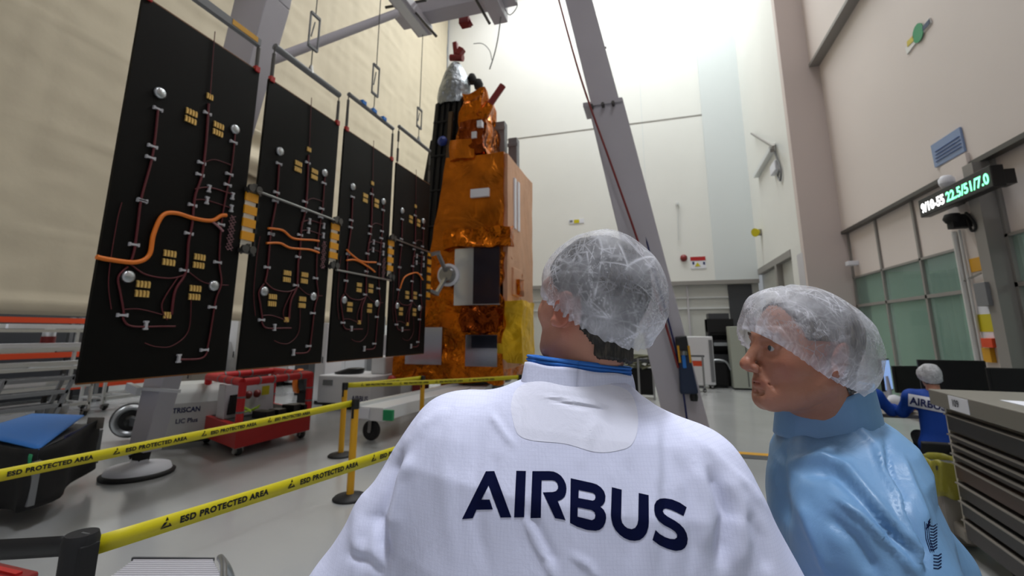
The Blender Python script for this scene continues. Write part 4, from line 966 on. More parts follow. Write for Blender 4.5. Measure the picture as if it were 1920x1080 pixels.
# ---------------------------------------------------------------- far equipment on the floor
def fbox(px0, px1, y): return aty(px0, 650, y).x, aty(px1, 650, y).x
x0, x1 = fbox(1288, 1337, 15.4)
t = thing('white_cabinet', 'white cabinet on castors by the back wall, right of the rig leg', 'cabinet', ((x0 + x1) / 2, 15.7, 0))
zt = aty(1310, 631, 15.4).z
MB().box((x0, 15.4, .12), (x1, 16.1, zt)).build('body', 'white', t, bevel=.02); MB().box((x1 - .12, 15.38, .2), (x1 - .02, 15.4, zt - .1)).build('edge_trim', 'grey', t)
for x in (x0 + .1, x1 - .1): caster(x, 15.5, t, .055, .12); caster(x, 16.0, t, .055, .12)
x0, x1 = fbox(1329, 1376, 16.2); zt = aty(1350, 598, 16.2).z
t = thing('equipment_rack', 'tall black equipment rack against the back wall', 'rack', ((x0 + x1) / 2, 16.5, 0))
m = MB().box((x0, 16.2, 0), (x0 + .06, 16.9, zt)).box((x1 - .06, 16.2, 0), (x1, 16.9, zt)).box((x0, 16.85, 0), (x1, 16.9, zt)); m.build('frame', 'black', t)
for k, z in enumerate((.3, .75, 1.2, 1.65, 2.05)): MB().box((x0 + .06, 16.22, z - .06), (x1 - .06, 16.85, z + (.24 if k != 3 else .06))).build('shelf_unit', ('blackmatte', 'greydark', 'blackmatte')[k % 3], t)
MB().box((x0, 16.18, zt - .42), (x1 + .05, 16.9, zt)).build('top_box', 'blackmatte', t)
MB().box((x0 + .15, 16.1, 1.26), (x1 - .1, 16.3, 1.36)).build('tray', 'alu', t)
x0, x1 = fbox(1370, 1405, 15.4); zt = aty(1390, 612, 15.4).z
t = thing('green_grey_cabinet', 'pale green grey cabinet beside the black rack', 'cabinet', ((x0 + x1) / 2 + .2, 15.7, 0))
MB().box((x0, 15.4, .05), (x1 + .6, 16.0, zt)).build('body', mat('green_grey', 'a9aea2', .5), t, bevel=.01); MB().box((x0 + .05, 15.45, 0), (x1 + .5, 15.9, .05)).build('plinth', 'black', t)
MB().box((x0 + .4, 15.38, .1), (x0 + .42, 15.4, zt - .1)).build('door_gap', 'greydark', t)
q = atz(1350, 727, 0)
t = thing('suitcase', 'black wheeled suitcase with a silver top edge before the black rack', 'suitcase', (q.x, q.y, 0))
MB().box((q.x - .33, q.y - .1, .05), (q.x + .28, q.y + .3, .8)).build('shell', 'blackmatte', t, bevel=.08, seg=3); MB().tube(curve_pts([(q.x - .3, q.y - .12, .8), (q.x, q.y - .12, .84), (q.x + .22, q.y - .12, .78), (q.x + .33, q.y - .12, .55)], 6), .03, 8).build('top_edge', 'alu', t)
for dx in (-.25, .2): MB().lathe((q.x + dx, q.y, .05), [(.05, 0), (.05, .04)], 12, (0, 1, 0)).build('wheel', 'rubber', t)
q = atz(1400, 722, 0)
t = thing('hose_cart', 'small cart with black hoses and a white drum beside the pale green cabinet', 'cart', (q.x, q.y, 0))
MB().box((q.x - .1, q.y, .0), (q.x + .5, q.y + .4, .35)).build('base_box', 'black', t, bevel=.03); MB().lathe((q.x - .25, q.y, 0), [(.1, 0), (.16, .08), (.1, .2)], 12).build('white_drum', 'paper', t)
MB().tube(curve_pts([(q.x, q.y, .35), (q.x - .1, q.y, .9), (q.x + .2, q.y, 1.2), (q.x + .4, q.y, 1.0), (q.x + .2, q.y, .6)], 6), .05, 8).build('hose', 'black', t); MB().bar((q.x - .15, q.y + .1, 0), (q.x - .2, q.y + .1, 1.1), .05).build('pole', 'alu', t)
# trolley with orange shelf
q = atz(1302, 735, 0)
t = thing('steel_trolley', 'small steel trolley with an orange shelf in front of the white cabinet', 'trolley', (q.x, q.y, 0))
for dx in (-.28, .28): MB().bar((q.x + dx, q.y, .1), (q.x + dx, q.y, 1.0), .05).build('post', 'steel', t); caster(q.x + dx, q.y, t, .05, .1)
MB().box((q.x - .3, q.y, .72), (q.x + .3, q.y + .3, .86)).build('orange_shelf', 'orange', t); MB().box((q.x - .3, q.y, .98), (q.x + .34, q.y + .3, 1.02)).box((q.x - .3, q.y, .12), (q.x + .3, q.y + .3, .16)).build('shelf', 'greydark', t)
q = aty(1272, 655, 14.2); tag(MB().tube([(q.x, 14.3, 0), (q.x, 14.3, 2.0)], .05, 8).lathe((q.x, 14.3, 1.15), [(.09, -.1), (.09, .1)], 10).build('gas_pole', 'steel'), 'thin grey pole between the rig leg and the white cabinet', 'pole')
# dark rack left of rig leg
x0, x1 = fbox(1168, 1222, 12.5); zt = aty(1190, 672, 12.5).z
t = thing('low_rack', 'low dark equipment rack with cables, left of the rig leg near the man\'s neck', 'rack', ((x0 + x1) / 2, 12.8, 0))
for x in (x0, (x0 + x1) / 2, x1): MB().bar((x, 12.5, 0), (x, 12.5, zt), .05).build('post', 'steel', t)
MB().box((x0, 12.6, .1), (x1, 13.0, .75)).build('box', 'blackmatte', t, bevel=.02); MB().box((x0, 12.52, zt - .1), (x1, 13.0, zt - .02)).build('shelf', 'greydark', t)
m = MB(); random.seed(5)
for i in range(9): a = [Vector((x0 + random.random() * (x1 - x0), 12.5 + random.random() * .3, .75 + random.random() * .35)) for _ in range(4)]; m.tube(curve_pts(a, 4), .025, 5)
m.build('cables', mat('olive_cable', '6b6d55', .6), t)
# hoist chain bag hanging beside the leg
t = thing('chain_hoist', 'dark blue chain hoist bag with yellow straps hanging on the rig leg', 'hoist', aty(1285, 640, 7.6))
c0, c1 = aty(1276, 630, 7.6), aty(1283, 668, 7.6)
MB().bar(c0, c1, .17, .15).build('hoist_motor', 'black', t, bevel=.02)
a, b_ = aty(1282, 662, 7.6), aty(1292, 738, 7.6)
MB().bar(a, b_, .16, .16, (0, 0, 1), .26, .2).build('chain_bag', mat('bag_blue', '1c2c48', .6), t, bevel=.03)
for px in (1271, 1291): MB().bar(aty(px, 648, 7.52), aty(px + 4, 680, 7.52), .03, .02).build('strap', 'yellow', t)
MB().bar(aty(1281, 662, 7.5), aty(1284, 690, 7.5), .05, .02).build('blue_strap', 'blue', t); MB().lathe(aty(1282, 662, 7.5), [(.05, -.03), (.05, .03)], 12).build('ring', 'steel', t)
MB().lathe(aty(1301, 744, 7.6), [(.05, -.06), (.06, 0), (.05, .06)], 12).build('hook_block', 'black', t)
tag(MB().tube([atz(1296, 768, .012), atz(1306, 765, .012), atz(1307, 769, .012), atz(1298, 770, .012)], .012, 6, close=True).build('floor_ring', 'steel_dark'), 'small dark ring lying on the floor between the two men', 'ring')
# yellow floor line with kerb
a, b_ = atz(1330, 846, 0), atz(1470, 856, 0); dv = (b_ - a).normalized()
struct(MB().bar(a - dv * 1.2 + Vector((0, 0, .004)), b_ + dv * 1.5 + Vector((0, 0, .004)), .14, .008).build('trim_30', 'yellow'))
struct(MB().bar(a - dv * 1.2 + Vector((.02, -.17, .003)), b_ + dv * 1.5 + Vector((.02, -.17, .003)), .2, .006).build('trim_31', 'greydark'))
# ---------------------------------------------------------------- desk with monitors and tool cabinet
t = thing('work_desk', 'grey work desk with the seated people and monitors at the right', 'desk', (3.2, 7.0, 0))
MB().box((2.2, 6.45, .71), (4.3, 7.5, .75)).build('desk_top', 'beige', t, bevel=.005)
for x in (2.25, 4.2):
    for y in (6.5, 7.4): MB().box((x, y, 0), (x + .05, y + .05, .71)).build('leg', 'grey', t)
def monitor(x, y, z, w, h, rz, label, m='black', face='blackmatte'):
    t = thing('monitor', label, 'monitor', (x, y, z)); d = Vector((math.cos(rz), math.sin(rz), 0)); n = Vector((-d.y, d.x, 0))
    c = Vector((x, y, z + .14)); b0 = c - d * w / 2; b1 = c + d * w / 2; H_ = Vector((0, 0, h))
    MB().hexa([b0 - n * .02, b1 - n * .02, b1 + n * .02, b0 + n * .02, b0 - n * .02 + H_, b1 - n * .02 + H_, b1 + n * .02 + H_, b0 + n * .02 + H_]).build('housing', m, t, bevel=.006)
    e = .02; MB().hexa([b0 + d * e - n * .024 + Vector((0, 0, e)), b1 - d * e - n * .024 + Vector((0, 0, e)), b1 - d * e - n * .02 + Vector((0, 0, e)), b0 + d * e - n * .02 + Vector((0, 0, e)), b0 + d * e - n * .024 + H_ * .95, b1 - d * e - n * .024 + H_ * .95, b1 - d * e - n * .02 + H_ * .95, b0 + d * e - n * .02 + H_ * .95]).build('screen', face, t)
    MB().bar((x, y + .03, z), (x, y + .03, z + .3), .06, .04).box((x - .12, y - .08, z), (x + .12, y + .12, z + .015)).build('stand', 'greydark', t)
    return t
c = atd(1655, 668, 6.2); monitor(c.x, c.y, .75, .3, .42, .9, 'lit bluish monitor edge just right of the second man\'s cap', face='screen')
c = atd(1700, 690, 6.0); monitor(c.x + .05, c.y, .75, .52, .34, .35, 'black monitor on a stand behind the seated person in blue')
c = aty(1805, 700, 6.6); monitor(c.x, 6.8, .78, .62, .42, -.1, 'large dark monitor between the seated person and the column')
c = aty(1925, 705, 6.0); monitor(c.x, 6.1, .78, .5, .38, -.1, 'dark monitor at the right edge beyond the tool cabinet')
wb = atd(1676, 736, 5.9); tag(MB().lathe(Vector((wb.x, max(wb.y, 6.6), .75)), [(.09, 0), (.1, .03), (.06, .1), (.01, .12)], 14).build('white_bowl', 'paper'), 'rounded white item on the desk beside the seated person', 'desk item')
m = MB(); random.seed(9)
for i, (px, py) in enumerate(((1660, 705), (1690, 690), (1706, 700))):
    c = atd(px, py, 6.1); h = max(c.z - .75, .05)
    tag(MB().lathe((c.x, c.y, .75), [(.035, 0), (.045, h * .5), (.03, h)], 12).build('bottle', ('paper', 'alu', 'paper')[i]), ('small white bottle on the desk nearest the second man\'s cap', 'silver bottle in the middle of the cluttered desk', 'pale bottle on the desk left of the seated person\'s head')[i], 'bottle')
# tool cabinet
E0, E1 = Vector((2.17, 4.62, 0)), Vector((1.95, 2.3, 0))
dE = (E1 - E0).normalized(); nE = Vector((dE.y, -dE.x, 0)); nE = nE if nE.x < 0 else -nE   # face towards the men
t = thing('tool_cabinet', 'large beige grey tool cabinet with many dark drawers at the right edge', 'tool cabinet', (2.5, 3.5, 0))
W = .75; LE = (E1 - E0).length
def cabp(u, w, z): return E0 + dE * u + nE * (-w) + Vector((0, 0, z))
def cbx(u0, u1, w0, w1, z0, z1): return MB().hexa([cabp(u0, w0, z0), cabp(u1, w0, z0), cabp(u1, w1, z0), cabp(u0, w1, z0), cabp(u0, w0, z1), cabp(u1, w0, z1), cabp(u1, w1, z1), cabp(u0, w1, z1)])
cbx(0, LE, .03, W, .12, 1.08).build('body', 'beige', t)
cbx(-.12, LE + .03, -.05, W + .03, 1.08, 1.2).build('worktop', mat('worktop_grey', '78746b', .5), t, bevel=.006)
cbx(-.02, .01, -.0, W, .12, 1.08).build('side_panel', mat('cabinet_edge', 'b9b4a6', .45), t)
cbx(-.2, .04, -.02, .14, .1, .2).build('foot_rail', 'beige', t, bevel=.02)
zs = [1.05, .9, .83, .76, .69, .55, .42, .29, .13]
M['drawer_brown'] = mat('drawer_brown', '231a18', .42, var=(3, .3)); M['drawer_rust'] = mat('drawer_rust', '3c2418', .42, var=(3, .35)); M['drawer_dark'] = mat('drawer_dark', '141315', .42)
for i in range(8):
    d_ = cbx(.03, LE - .02, -.012, .03, zs[i + 1] + .012, zs[i] - .012).build('drawer', ('drawer_dark', 'drawer_brown', 'drawer_brown', 'drawer_brown', 'drawer_rust', 'drawer_brown', 'drawer_dark', 'drawer_brown')[i], t)
    cbx(.03, LE - .02, -.03, -.012, zs[i] - .026, zs[i] - .016).build('drawer_grip', 'beige', d_)
p = cabp(.5, -.052, 1.09)
o = cbx(.22, .5, -.054, -.05, 1.09, 1.19).build('number_plate', 'paper', t)
text('number', '109', cabp(.27, -.055, 1.12), dE, (0, 0, 1), .07, 'greydark', o, .02)
for u in (.3, LE - .4):
    for w in (.15, .6): p = cabp(u, w, 0); caster(p.x, p.y, t, .05, .11)
pp = [cabp(.55, .1, 1.2), cabp(1.3, .08, 1.2), cabp(1.4, .45, 1.2), cabp(.65, .5, 1.2)]
tag(MB().prism(pp, (0, 0, .006)).build('paper_stack', 'paper'), 'white sheets of paper lying on the tool cabinet top', 'paper')
c = cabp(1.9, .5, 1.2)
# bin with yellow bag behind the cabinet
q = atz(1785, 985, .05); q = Vector((2.22, 4.88, 0))
t = thing('waste_bin', 'beige bin with a yellow plastic bag folded over its rim', 'bin', q)
MB().box((q.x - .11, q.y - .11, .02), (q.x + .13, q.y + .1, .58)).build('body', 'beige', t, bevel=.02)
def bagp(u, v):
    a = u * 2 * math.pi; r = .145 + .008 * math.sin(a * 9 + v * 4); c_ = math.copysign(abs(math.cos(a)) ** .5, math.cos(a)); s_ = math.copysign(abs(math.sin(a)) ** .5, math.sin(a))
    return (q.x + .015 + c_ * r, q.y + s_ * r * .95, .64 - v * .27 + .01 * math.sin(a * 5))
M['bagyellow'] = mat('yellow_bag', '8f892e', .4, bump=('noise', 20, .4, .02)); MB().grid(bagp, 48, 6).build('bag', 'bagyellow', t, thick=.004)
MB().box((q.x - .11, q.y - .12, .57), (q.x + .13, q.y + .11, .6)).build('bag_inside', 'greydark', t)
# ---------------------------------------------------------------- implicit surfaces -> one continuous skin
def npv(*a): return np.array(a, dtype=np.float64)
def ell(P, c, r, R=None):
    q = P - npv(*c)
    if R is not None: q = q @ R
    r = npv(*r); k0 = np.linalg.norm(q / r, axis=1); k1 = np.linalg.norm(q / (r * r), axis=1) + 1e-9
    return k0 * (k0 - 1) / k1
def cap(P, a, b, ra, rb=None, sq=None):
    a, b = npv(*a), npv(*b); rb = ra if rb is None else rb
    ab = b - a; t = np.clip(((P - a) @ ab) / (ab @ ab), 0, 1)
    return np.linalg.norm(P - a - t[:, None] * ab, axis=1) - (ra + (rb - ra) * t)
def smin(a, b, k):
    h = np.clip(.5 + .5 * (b - a) / k, 0, 1); return b * (1 - h) + a * h - k * h * (1 - h)
def ssub(a, b, k): return -smin(-a, b, k)        # a minus b
def U(k, *d):
    o = d[0]
    for e in d[1:]: o = smin(o, e, k)
    return o
def netmesh(f, lo, hi, h, newton=2):
    lo, hi = npv(*lo), npv(*hi); n = np.ceil((hi - lo) / h).astype(int) + 1
    ax = [lo[i] + np.arange(n[i]) * h for i in range(3)]
    G = np.empty(n)
    for i in range(n[0]):
        Y, Z = np.meshgrid(ax[1], ax[2], indexing='ij')
        G[i] = f(np.stack([np.full(Y.size, ax[0][i]), Y.ravel(), Z.ravel()], 1)).reshape(n[1], n[2])
    ins = G < 0
    c = np.zeros(n - 1, int)
    for dx in (0, 1):
        for dy in (0, 1):
            for dz in (0, 1): c += ins[dx:n[0] - 1 + dx, dy:n[1] - 1 + dy, dz:n[2] - 1 + dz]
    act = (c > 0) & (c < 8); idx = -np.ones(n - 1, int); I = np.argwhere(act); idx[act] = np.arange(len(I))
    acc = np.zeros((len(I), 3)); cnt = np.zeros(len(I))
    for a in range(3):
        b1, b2 = [i for i in range(3) if i != a]
        for u in (0, 1):
            for v in (0, 1):
                p = I.copy(); p[:, b1] += u; p[:, b2] += v; q = p.copy(); q[:, a] += 1
                g0 = G[p[:, 0], p[:, 1], p[:, 2]]; g1 = G[q[:, 0], q[:, 1], q[:, 2]]; m = (g0 < 0) != (g1 < 0)
                t = np.where(m, g0 / np.where(m, g0 - g1, 1), 0); pt_ = p.astype(float); pt_[:, a] += t
                acc[m] += pt_[m]; cnt[m] += 1
    V = lo + acc / cnt[:, None] * h
    F = []
    for a in range(3):
        b1, b2 = (a + 1) % 3, (a + 2) % 3
        s0 = [slice(None)] * 3; s1 = [slice(None)] * 3; s0[a] = slice(0, n[a] - 1); s1[a] = slice(1, n[a])
        A, B = ins[tuple(s0)], ins[tuple(s1)]; E_ = np.argwhere(A != B)
        ok = (E_[:, b1] > 0) & (E_[:, b2] > 0) & (E_[:, b1] < n[b1] - 1) & (E_[:, b2] < n[b2] - 1); E_ = E_[ok]
        flip = A[E_[:, 0], E_[:, 1], E_[:, 2]]
        def cell(d1, d2):
            q = E_.copy(); q[:, b1] -= d1; q[:, b2] -= d2; return idx[q[:, 0], q[:, 1], q[:, 2]]
        Q = np.stack([cell(1, 1), cell(0, 1), cell(0, 0), cell(1, 0)], 1); Q[~flip] = Q[~flip][:, ::-1]; F.append(Q)
    F = np.concatenate(F); F = F[(F >= 0).all(1)]
    for _ in range(newton):
        d = f(V); e = h * .3; g = np.stack([(f(V + npv(*[e * (i == j) for j in range(3)])) - f(V - npv(*[e * (i == j) for j in range(3)]))) / (2 * e) for i in range(3)], 1)
        gn = (g * g).sum(1)[:, None] + 1e-9; V = V - np.clip(d[:, None] * g / gn, -h, h)
    return V, F
def vnorm(V, F):
    n = np.zeros_like(V); a = V[F[:, 1]] - V[F[:, 0]]; b = V[F[:, 3]] - V[F[:, 0]]; fn = np.cross(a, b)
    for i in range(4): np.add.at(n, F[:, i], fn)
    return n / (np.linalg.norm(n, axis=1)[:, None] + 1e-12)
def project(V):
    q = V - np.array(CAM); w = q @ np.array(FW); return np.stack([CX + F_PX * (q @ np.array(RT)) / w, CY - F_PX * (q @ np.array(UP)) / w], 1), w
def polydist(P, pl):
    best = np.full(len(P), 1e9); sgn = np.zeros(len(P)); tt = np.zeros(len(P)); n = len(pl) - 1
    for i in range(n):
        a, b = npv(*pl[i]), npv(*pl[i + 1]); ab = b - a; t = np.clip(((P - a) @ ab) / (ab @ ab), 0, 1); r = P - a - t[:, None] * ab
        d = np.linalg.norm(r, axis=1); s = np.sign(ab[0] * r[:, 1] - ab[1] * r[:, 0]); m = d < best
        best[m] = d[m]; sgn[m] = s[m]; tt[m] = (i + t[m]) / n
    return best, sgn, tt
def npnoise(P, sc, off=0):
    return np.array([noise.noise(Vector(p)) for p in (P * np.array(sc) + off)])
def fold(V, N, folds):
    """real folds pushed into cloth: (polyline in the photo frame, width px, height m, kind)"""
    px, w = project(V); face = ((np.array(CAM) - V) * N).sum(1) > -.05
    D_ = np.zeros(len(V))
    for pl, wd_, amp, kind in folds:
        d, s, t = polydist(px, pl); tap = np.clip(np.minimum(t, 1 - t) * 5 + .15, 0, 1)
        if kind == 'r': g = np.exp(-(d / wd_) ** 2)
        elif kind == 's': g = s * (d / wd_) * np.exp(.5 - (d / wd_) ** 2 / 2)      # step: one side up, other down
        else: g = -np.exp(-(d / wd_) ** 2)
        D_ += np.where(face, amp * g * tap, 0)
    return D_
def skinobj(name, V, F, m, parent, mats=None):
    me = bpy.data.meshes.new(name); org = np.array(absloc(parent)) if parent is not None else np.zeros(3)
    me.from_pydata((V - org).tolist(), [], F.tolist()); me.polygons.foreach_set('use_smooth', [True] * len(me.polygons))
    for mm in (m if isinstance(m, (list, tuple)) else [m]): me.materials.append(M[mm] if isinstance(mm, str) else mm)
    if mats is not None: me.polygons.foreach_set('material_index', mats)
    me.update(); o = bpy.data.objects.new(name, me); COL.objects.link(o)
    if parent is not None: o.parent = parent
    return o
def frame(org, fwd, roll=0, pitch=0):
    """columns: subject's right, forward, up"""
    y = Vector(fwd).normalized(); z = Vector((0, 0, 1)); x = y.cross(z).normalized()
    z = (x.cross(y)).normalized()
    R = Matrix((x, y, z)).transposed()
    R = R @ Matrix.Rotation(pitch, 3, 'X') @ Matrix.Rotation(roll, 3, 'Y')
    return np.array(org), np.array(R)
def toworld(V, fr): return V @ fr[1].T + fr[0]
def tolocal(V, fr): return (V - fr[0]) @ fr[1]
# ---------------------------------------------------------------- head (local: x subject's right, y forward, z up, origin between the eyes' level and the ears)
def head_sdf(P, detail=True, open_=0, neck=(0, -.05, -.24)):
    A = np.abs(P[:, 0]); Q = P.copy(); Q[:, 0] = A
    d = ell(P, (0, -.018, .033), (.075, .098, .088))
    d = smin(d, ell(Q, (0, .028, -.022), (.064, .066, .088)), .03)
    d = smin(d, ell(Q, (0, .034, -.083), (.047, .05, .034)), .03)
    d = smin(d, cap(Q, (.054, -.012, -.055), (.018, .072, -.1), .014, .013), .035)
    d = smin(d, cap(Q, (.0, .079, -.103), (.008, .079, -.103), .0155), .02)
    d = smin(d, ell(Q, (.047, .05, -.03), (.019, .024, .019)), .025)
    d = smin(d, cap(Q, (0, .0875, .021), (.038, .0765, .022), .0112, .0092), .016)
    d = smin(d, cap(P, (0, -.03, -.05), neck, .056, .06), .035)
    if detail:
        d = ssub(d, ell(Q, (.031, .1, .0), (.017, .018, .013)), .014)
        d = smin(d, ell(Q, (.031, .0732, -.0005), (.0125, .0122, .0118)), .004)
        d = smin(d, cap(Q, (.018, .0862, .0062), (.043, .0788, .0038), .005, .0045), .006)
        d = smin(d, cap(Q, (.02, .0855, -.0076), (.04, .0792, -.0074), .0032, .0028), .006)
        d = smin(d, cap(P, (0, .088, .012), (0, .114, -.03), .0082, .0105), .013)
        d = smin(d, ell(P, (0, .1165, -.037), (.0112, .0125, .0108)), .01)
        d = smin(d, ell(Q, (.0135, .103, -.043), (.009, .0115, .009)), .006)
        d = ssub(d, ell(Q, (.0068, .107, -.052), (.004, .006, .004)), .004)
        d = smin(d, ell(Q, (0, .083, -.068), (.028, .014, .022)), .014)
        d = smin(d, cap(Q, (.003, .0965, -.0655), (.02, .086, -.0695), .0052, .0028), .006)
        d = smin(d, cap(Q, (0, .0945, -.0765), (.017, .086, -.0745), .0062, .0035), .006)
        d = ssub(d, cap(Q, (0, .1015, -.0712), (.025, .0855, -.0715), .0018, .0012), .003)
        d = ssub(d, cap(Q, (.016, .098, -.042), (.034, .083, -.072), .0022, .002), .012)
        d = ssub(d, cap(Q, (0, .098, -.089), (.012, .093, -.089), .003), .012)
        # ear
        R = np.array(Matrix.Rotation(math.radians(18), 3, 'X') @ Matrix.Rotation(math.radians(-24), 3, 'Z'))
        e = (Q - npv(.079, -.016, -.014)) @ R
        out = ell(e, (0, 0, 0), (.0075, .0185, .032)); bowl = ell(e, (.007, .002, -.002), (.006, .0115, .021))
        rim = np.hypot(np.abs(np.hypot(e[:, 1] / .0165, e[:, 2] / .0295) - 1) * .02, e[:, 0] - .004) - .0032
        d = smin(d, smin(ssub(out, bowl, .003), np.where(e[:, 1] < .012, rim, 1), .003), .004)
        d = smin(d, ell(e, (.003, .008, -.026), (.006, .007, .009)), .004)
        d = ssub(d, ell(e, (.004, .012, -.004), (.005, .006, .008)), .004)
    return d
def hand_geo(h=.004):
    """relaxed right-hand style hand: palm hangs down -z, thumb towards +y"""
    J = [((.0, .03, -.085), 1.0, .2), ((.0, .01, -.092), 1.08, .25), ((.0, -.01, -.09), 1.0, .3), ((.0, -.028, -.082), .8, .35)]
    ch = []
    for (b, s, cu) in J:
        p = npv(*b); an = .15; pts = [p]
        for L in (.042 * s, .026 * s, .02 * s):
            p = p + npv(math.sin(an), 0, -math.cos(an)) * L; pts.append(p); an += cu + .15
        ch.append(pts)
    th = [npv(.004, .03, -.025), npv(.018, .052, -.055), npv(.024, .06, -.082), npv(.028, .06, -.104)]
    def f(P):
        d = ell(P, (0, 0, -.05), (.016, .042, .05)); d = smin(d, cap(P, (0, 0, .04), (0, 0, -.01), .027, .026), .02)
        for c in ch:
            for i in range(3): d = smin(d, cap(P, c[i], c[i + 1], .0092 - .0008 * i, .0086 - .0008 * i), .006)
        for i in range(3): d = smin(d, cap(P, th[i], th[i + 1], .013 - .0015 * i, .0112 - .0013 * i), .008)
        return d
    return netmesh(f, (-.05, -.07, -.215), (.09, .1, .07), h)
HAND = hand_geo()
def merge(parts):
    V = []; F = []; k = 0; ids = []
    for i, (v, f) in enumerate(parts): V.append(v); F.append(f + k); k += len(v); ids += [i] * len(f)
    return np.concatenate(V), np.concatenate(F), ids
# ---------------------------------------------------------------- materials for people
def skinmat(name, col, red, patches):
    m = mat(name, col, .48, sss=.12, spec=.4); nt = m.node_tree; b = nt.nodes['Principled BSDF']
    tc = [n for n in nt.nodes if n.type == 'TEX_COORD'][0]
    n1 = nt.nodes.new('ShaderNodeTexNoise'); n1.inputs['Scale'].default_value = 28; n1.inputs['Detail'].default_value = 6
    at = nt.nodes.new('ShaderNodeAttribute'); at.attribute_name = 'flush'
    mx = nt.nodes.new('ShaderNodeMix'); mx.data_type = 'RGBA'; mx.inputs[6].default_value = lin(col); mx.inputs[7].default_value = lin(red)
    ad = nt.nodes.new('ShaderNodeMath'); ad.operation = 'MULTIPLY_ADD'; ad.inputs[1].default_value = .5; ad.inputs[2].default_value = -.12
    ad2 = nt.nodes.new('ShaderNodeMath'); ad2.operation = 'ADD'; ad2.use_clamp = True
    nt.links.new(tc.outputs['Object'], n1.inputs['Vector']); nt.links.new(n1.outputs[0], ad.inputs[0])
    nt.links.new(ad.outputs[0], ad2.inputs[0]); nt.links.new(at.outputs['Fac'], ad2.inputs[1]); nt.links.new(ad2.outputs[0], mx.inputs[0])
    nt.links.new(mx.outputs[2], b.inputs['Base Color'])
    n2 = nt.nodes.new('ShaderNodeTexNoise'); n2.inputs['Scale'].default_value = 260; n2.inputs['Detail'].default_value = 3
    bp = nt.nodes.new('ShaderNodeBump'); bp.inputs['Strength'].default_value = .25; bp.inputs['Distance'].default_value = .002
    nt.links.new(tc.outputs['Object'], n2.inputs['Vector']); nt.links.new(n2.outputs[0], bp.inputs['Height']); nt.links.new(bp.outputs[0], b.inputs['Normal'])
    return m
M['skin1'] = skinmat('skin', 'b98874', 'a8604e', 0)
M['skin2'] = skinmat('skin_ruddy', 'a5745c', '8c4c3a', 0)
def hairmat(name, c1, c2):
    m = mat(name, c1, .6); nt = m.node_tree; b = nt.nodes['Principled BSDF']; tc = [n for n in nt.nodes if n.type == 'TEX_COORD'][0]
    mp = nt.nodes.new('ShaderNodeMapping'); mp.inputs['Scale'].default_value = (260, 260, 45)
    n = nt.nodes.new('ShaderNodeTexNoise'); n.inputs['Scale'].default_value = 1; n.inputs['Detail'].default_value = 3
    mx = nt.nodes.new('ShaderNodeMix'); mx.data_type = 'RGBA'; mx.inputs[6].default_value = lin(c1); mx.inputs[7].default_value = lin(c2)
    r = nt.nodes.new('ShaderNodeMapRange'); r.inputs[1].default_value = .45; r.inputs[2].default_value = .75
    nt.links.new(tc.outputs['Object'], mp.inputs[0]); nt.links.new(mp.outputs[0], n.inputs['Vector']); nt.links.new(n.outputs[0], r.inputs[0]); nt.links.new(r.outputs[0], mx.inputs[0])
    nt.links.new(mx.outputs[2], b.inputs['Base Color'])
    bp = nt.nodes.new('ShaderNodeBump'); bp.inputs['Strength'].default_value = .8; bp.inputs['Distance'].default_value = .004
    nt.links.new(n.outputs[0], bp.inputs['Height']); nt.links.new(bp.outputs[0], b.inputs['Normal']); return m
M['hair1'] = hairmat('dark_hair', '16130f', '4a4238')
M['hair2'] = hairmat('grey_hair', '3a3632', '7c756d')
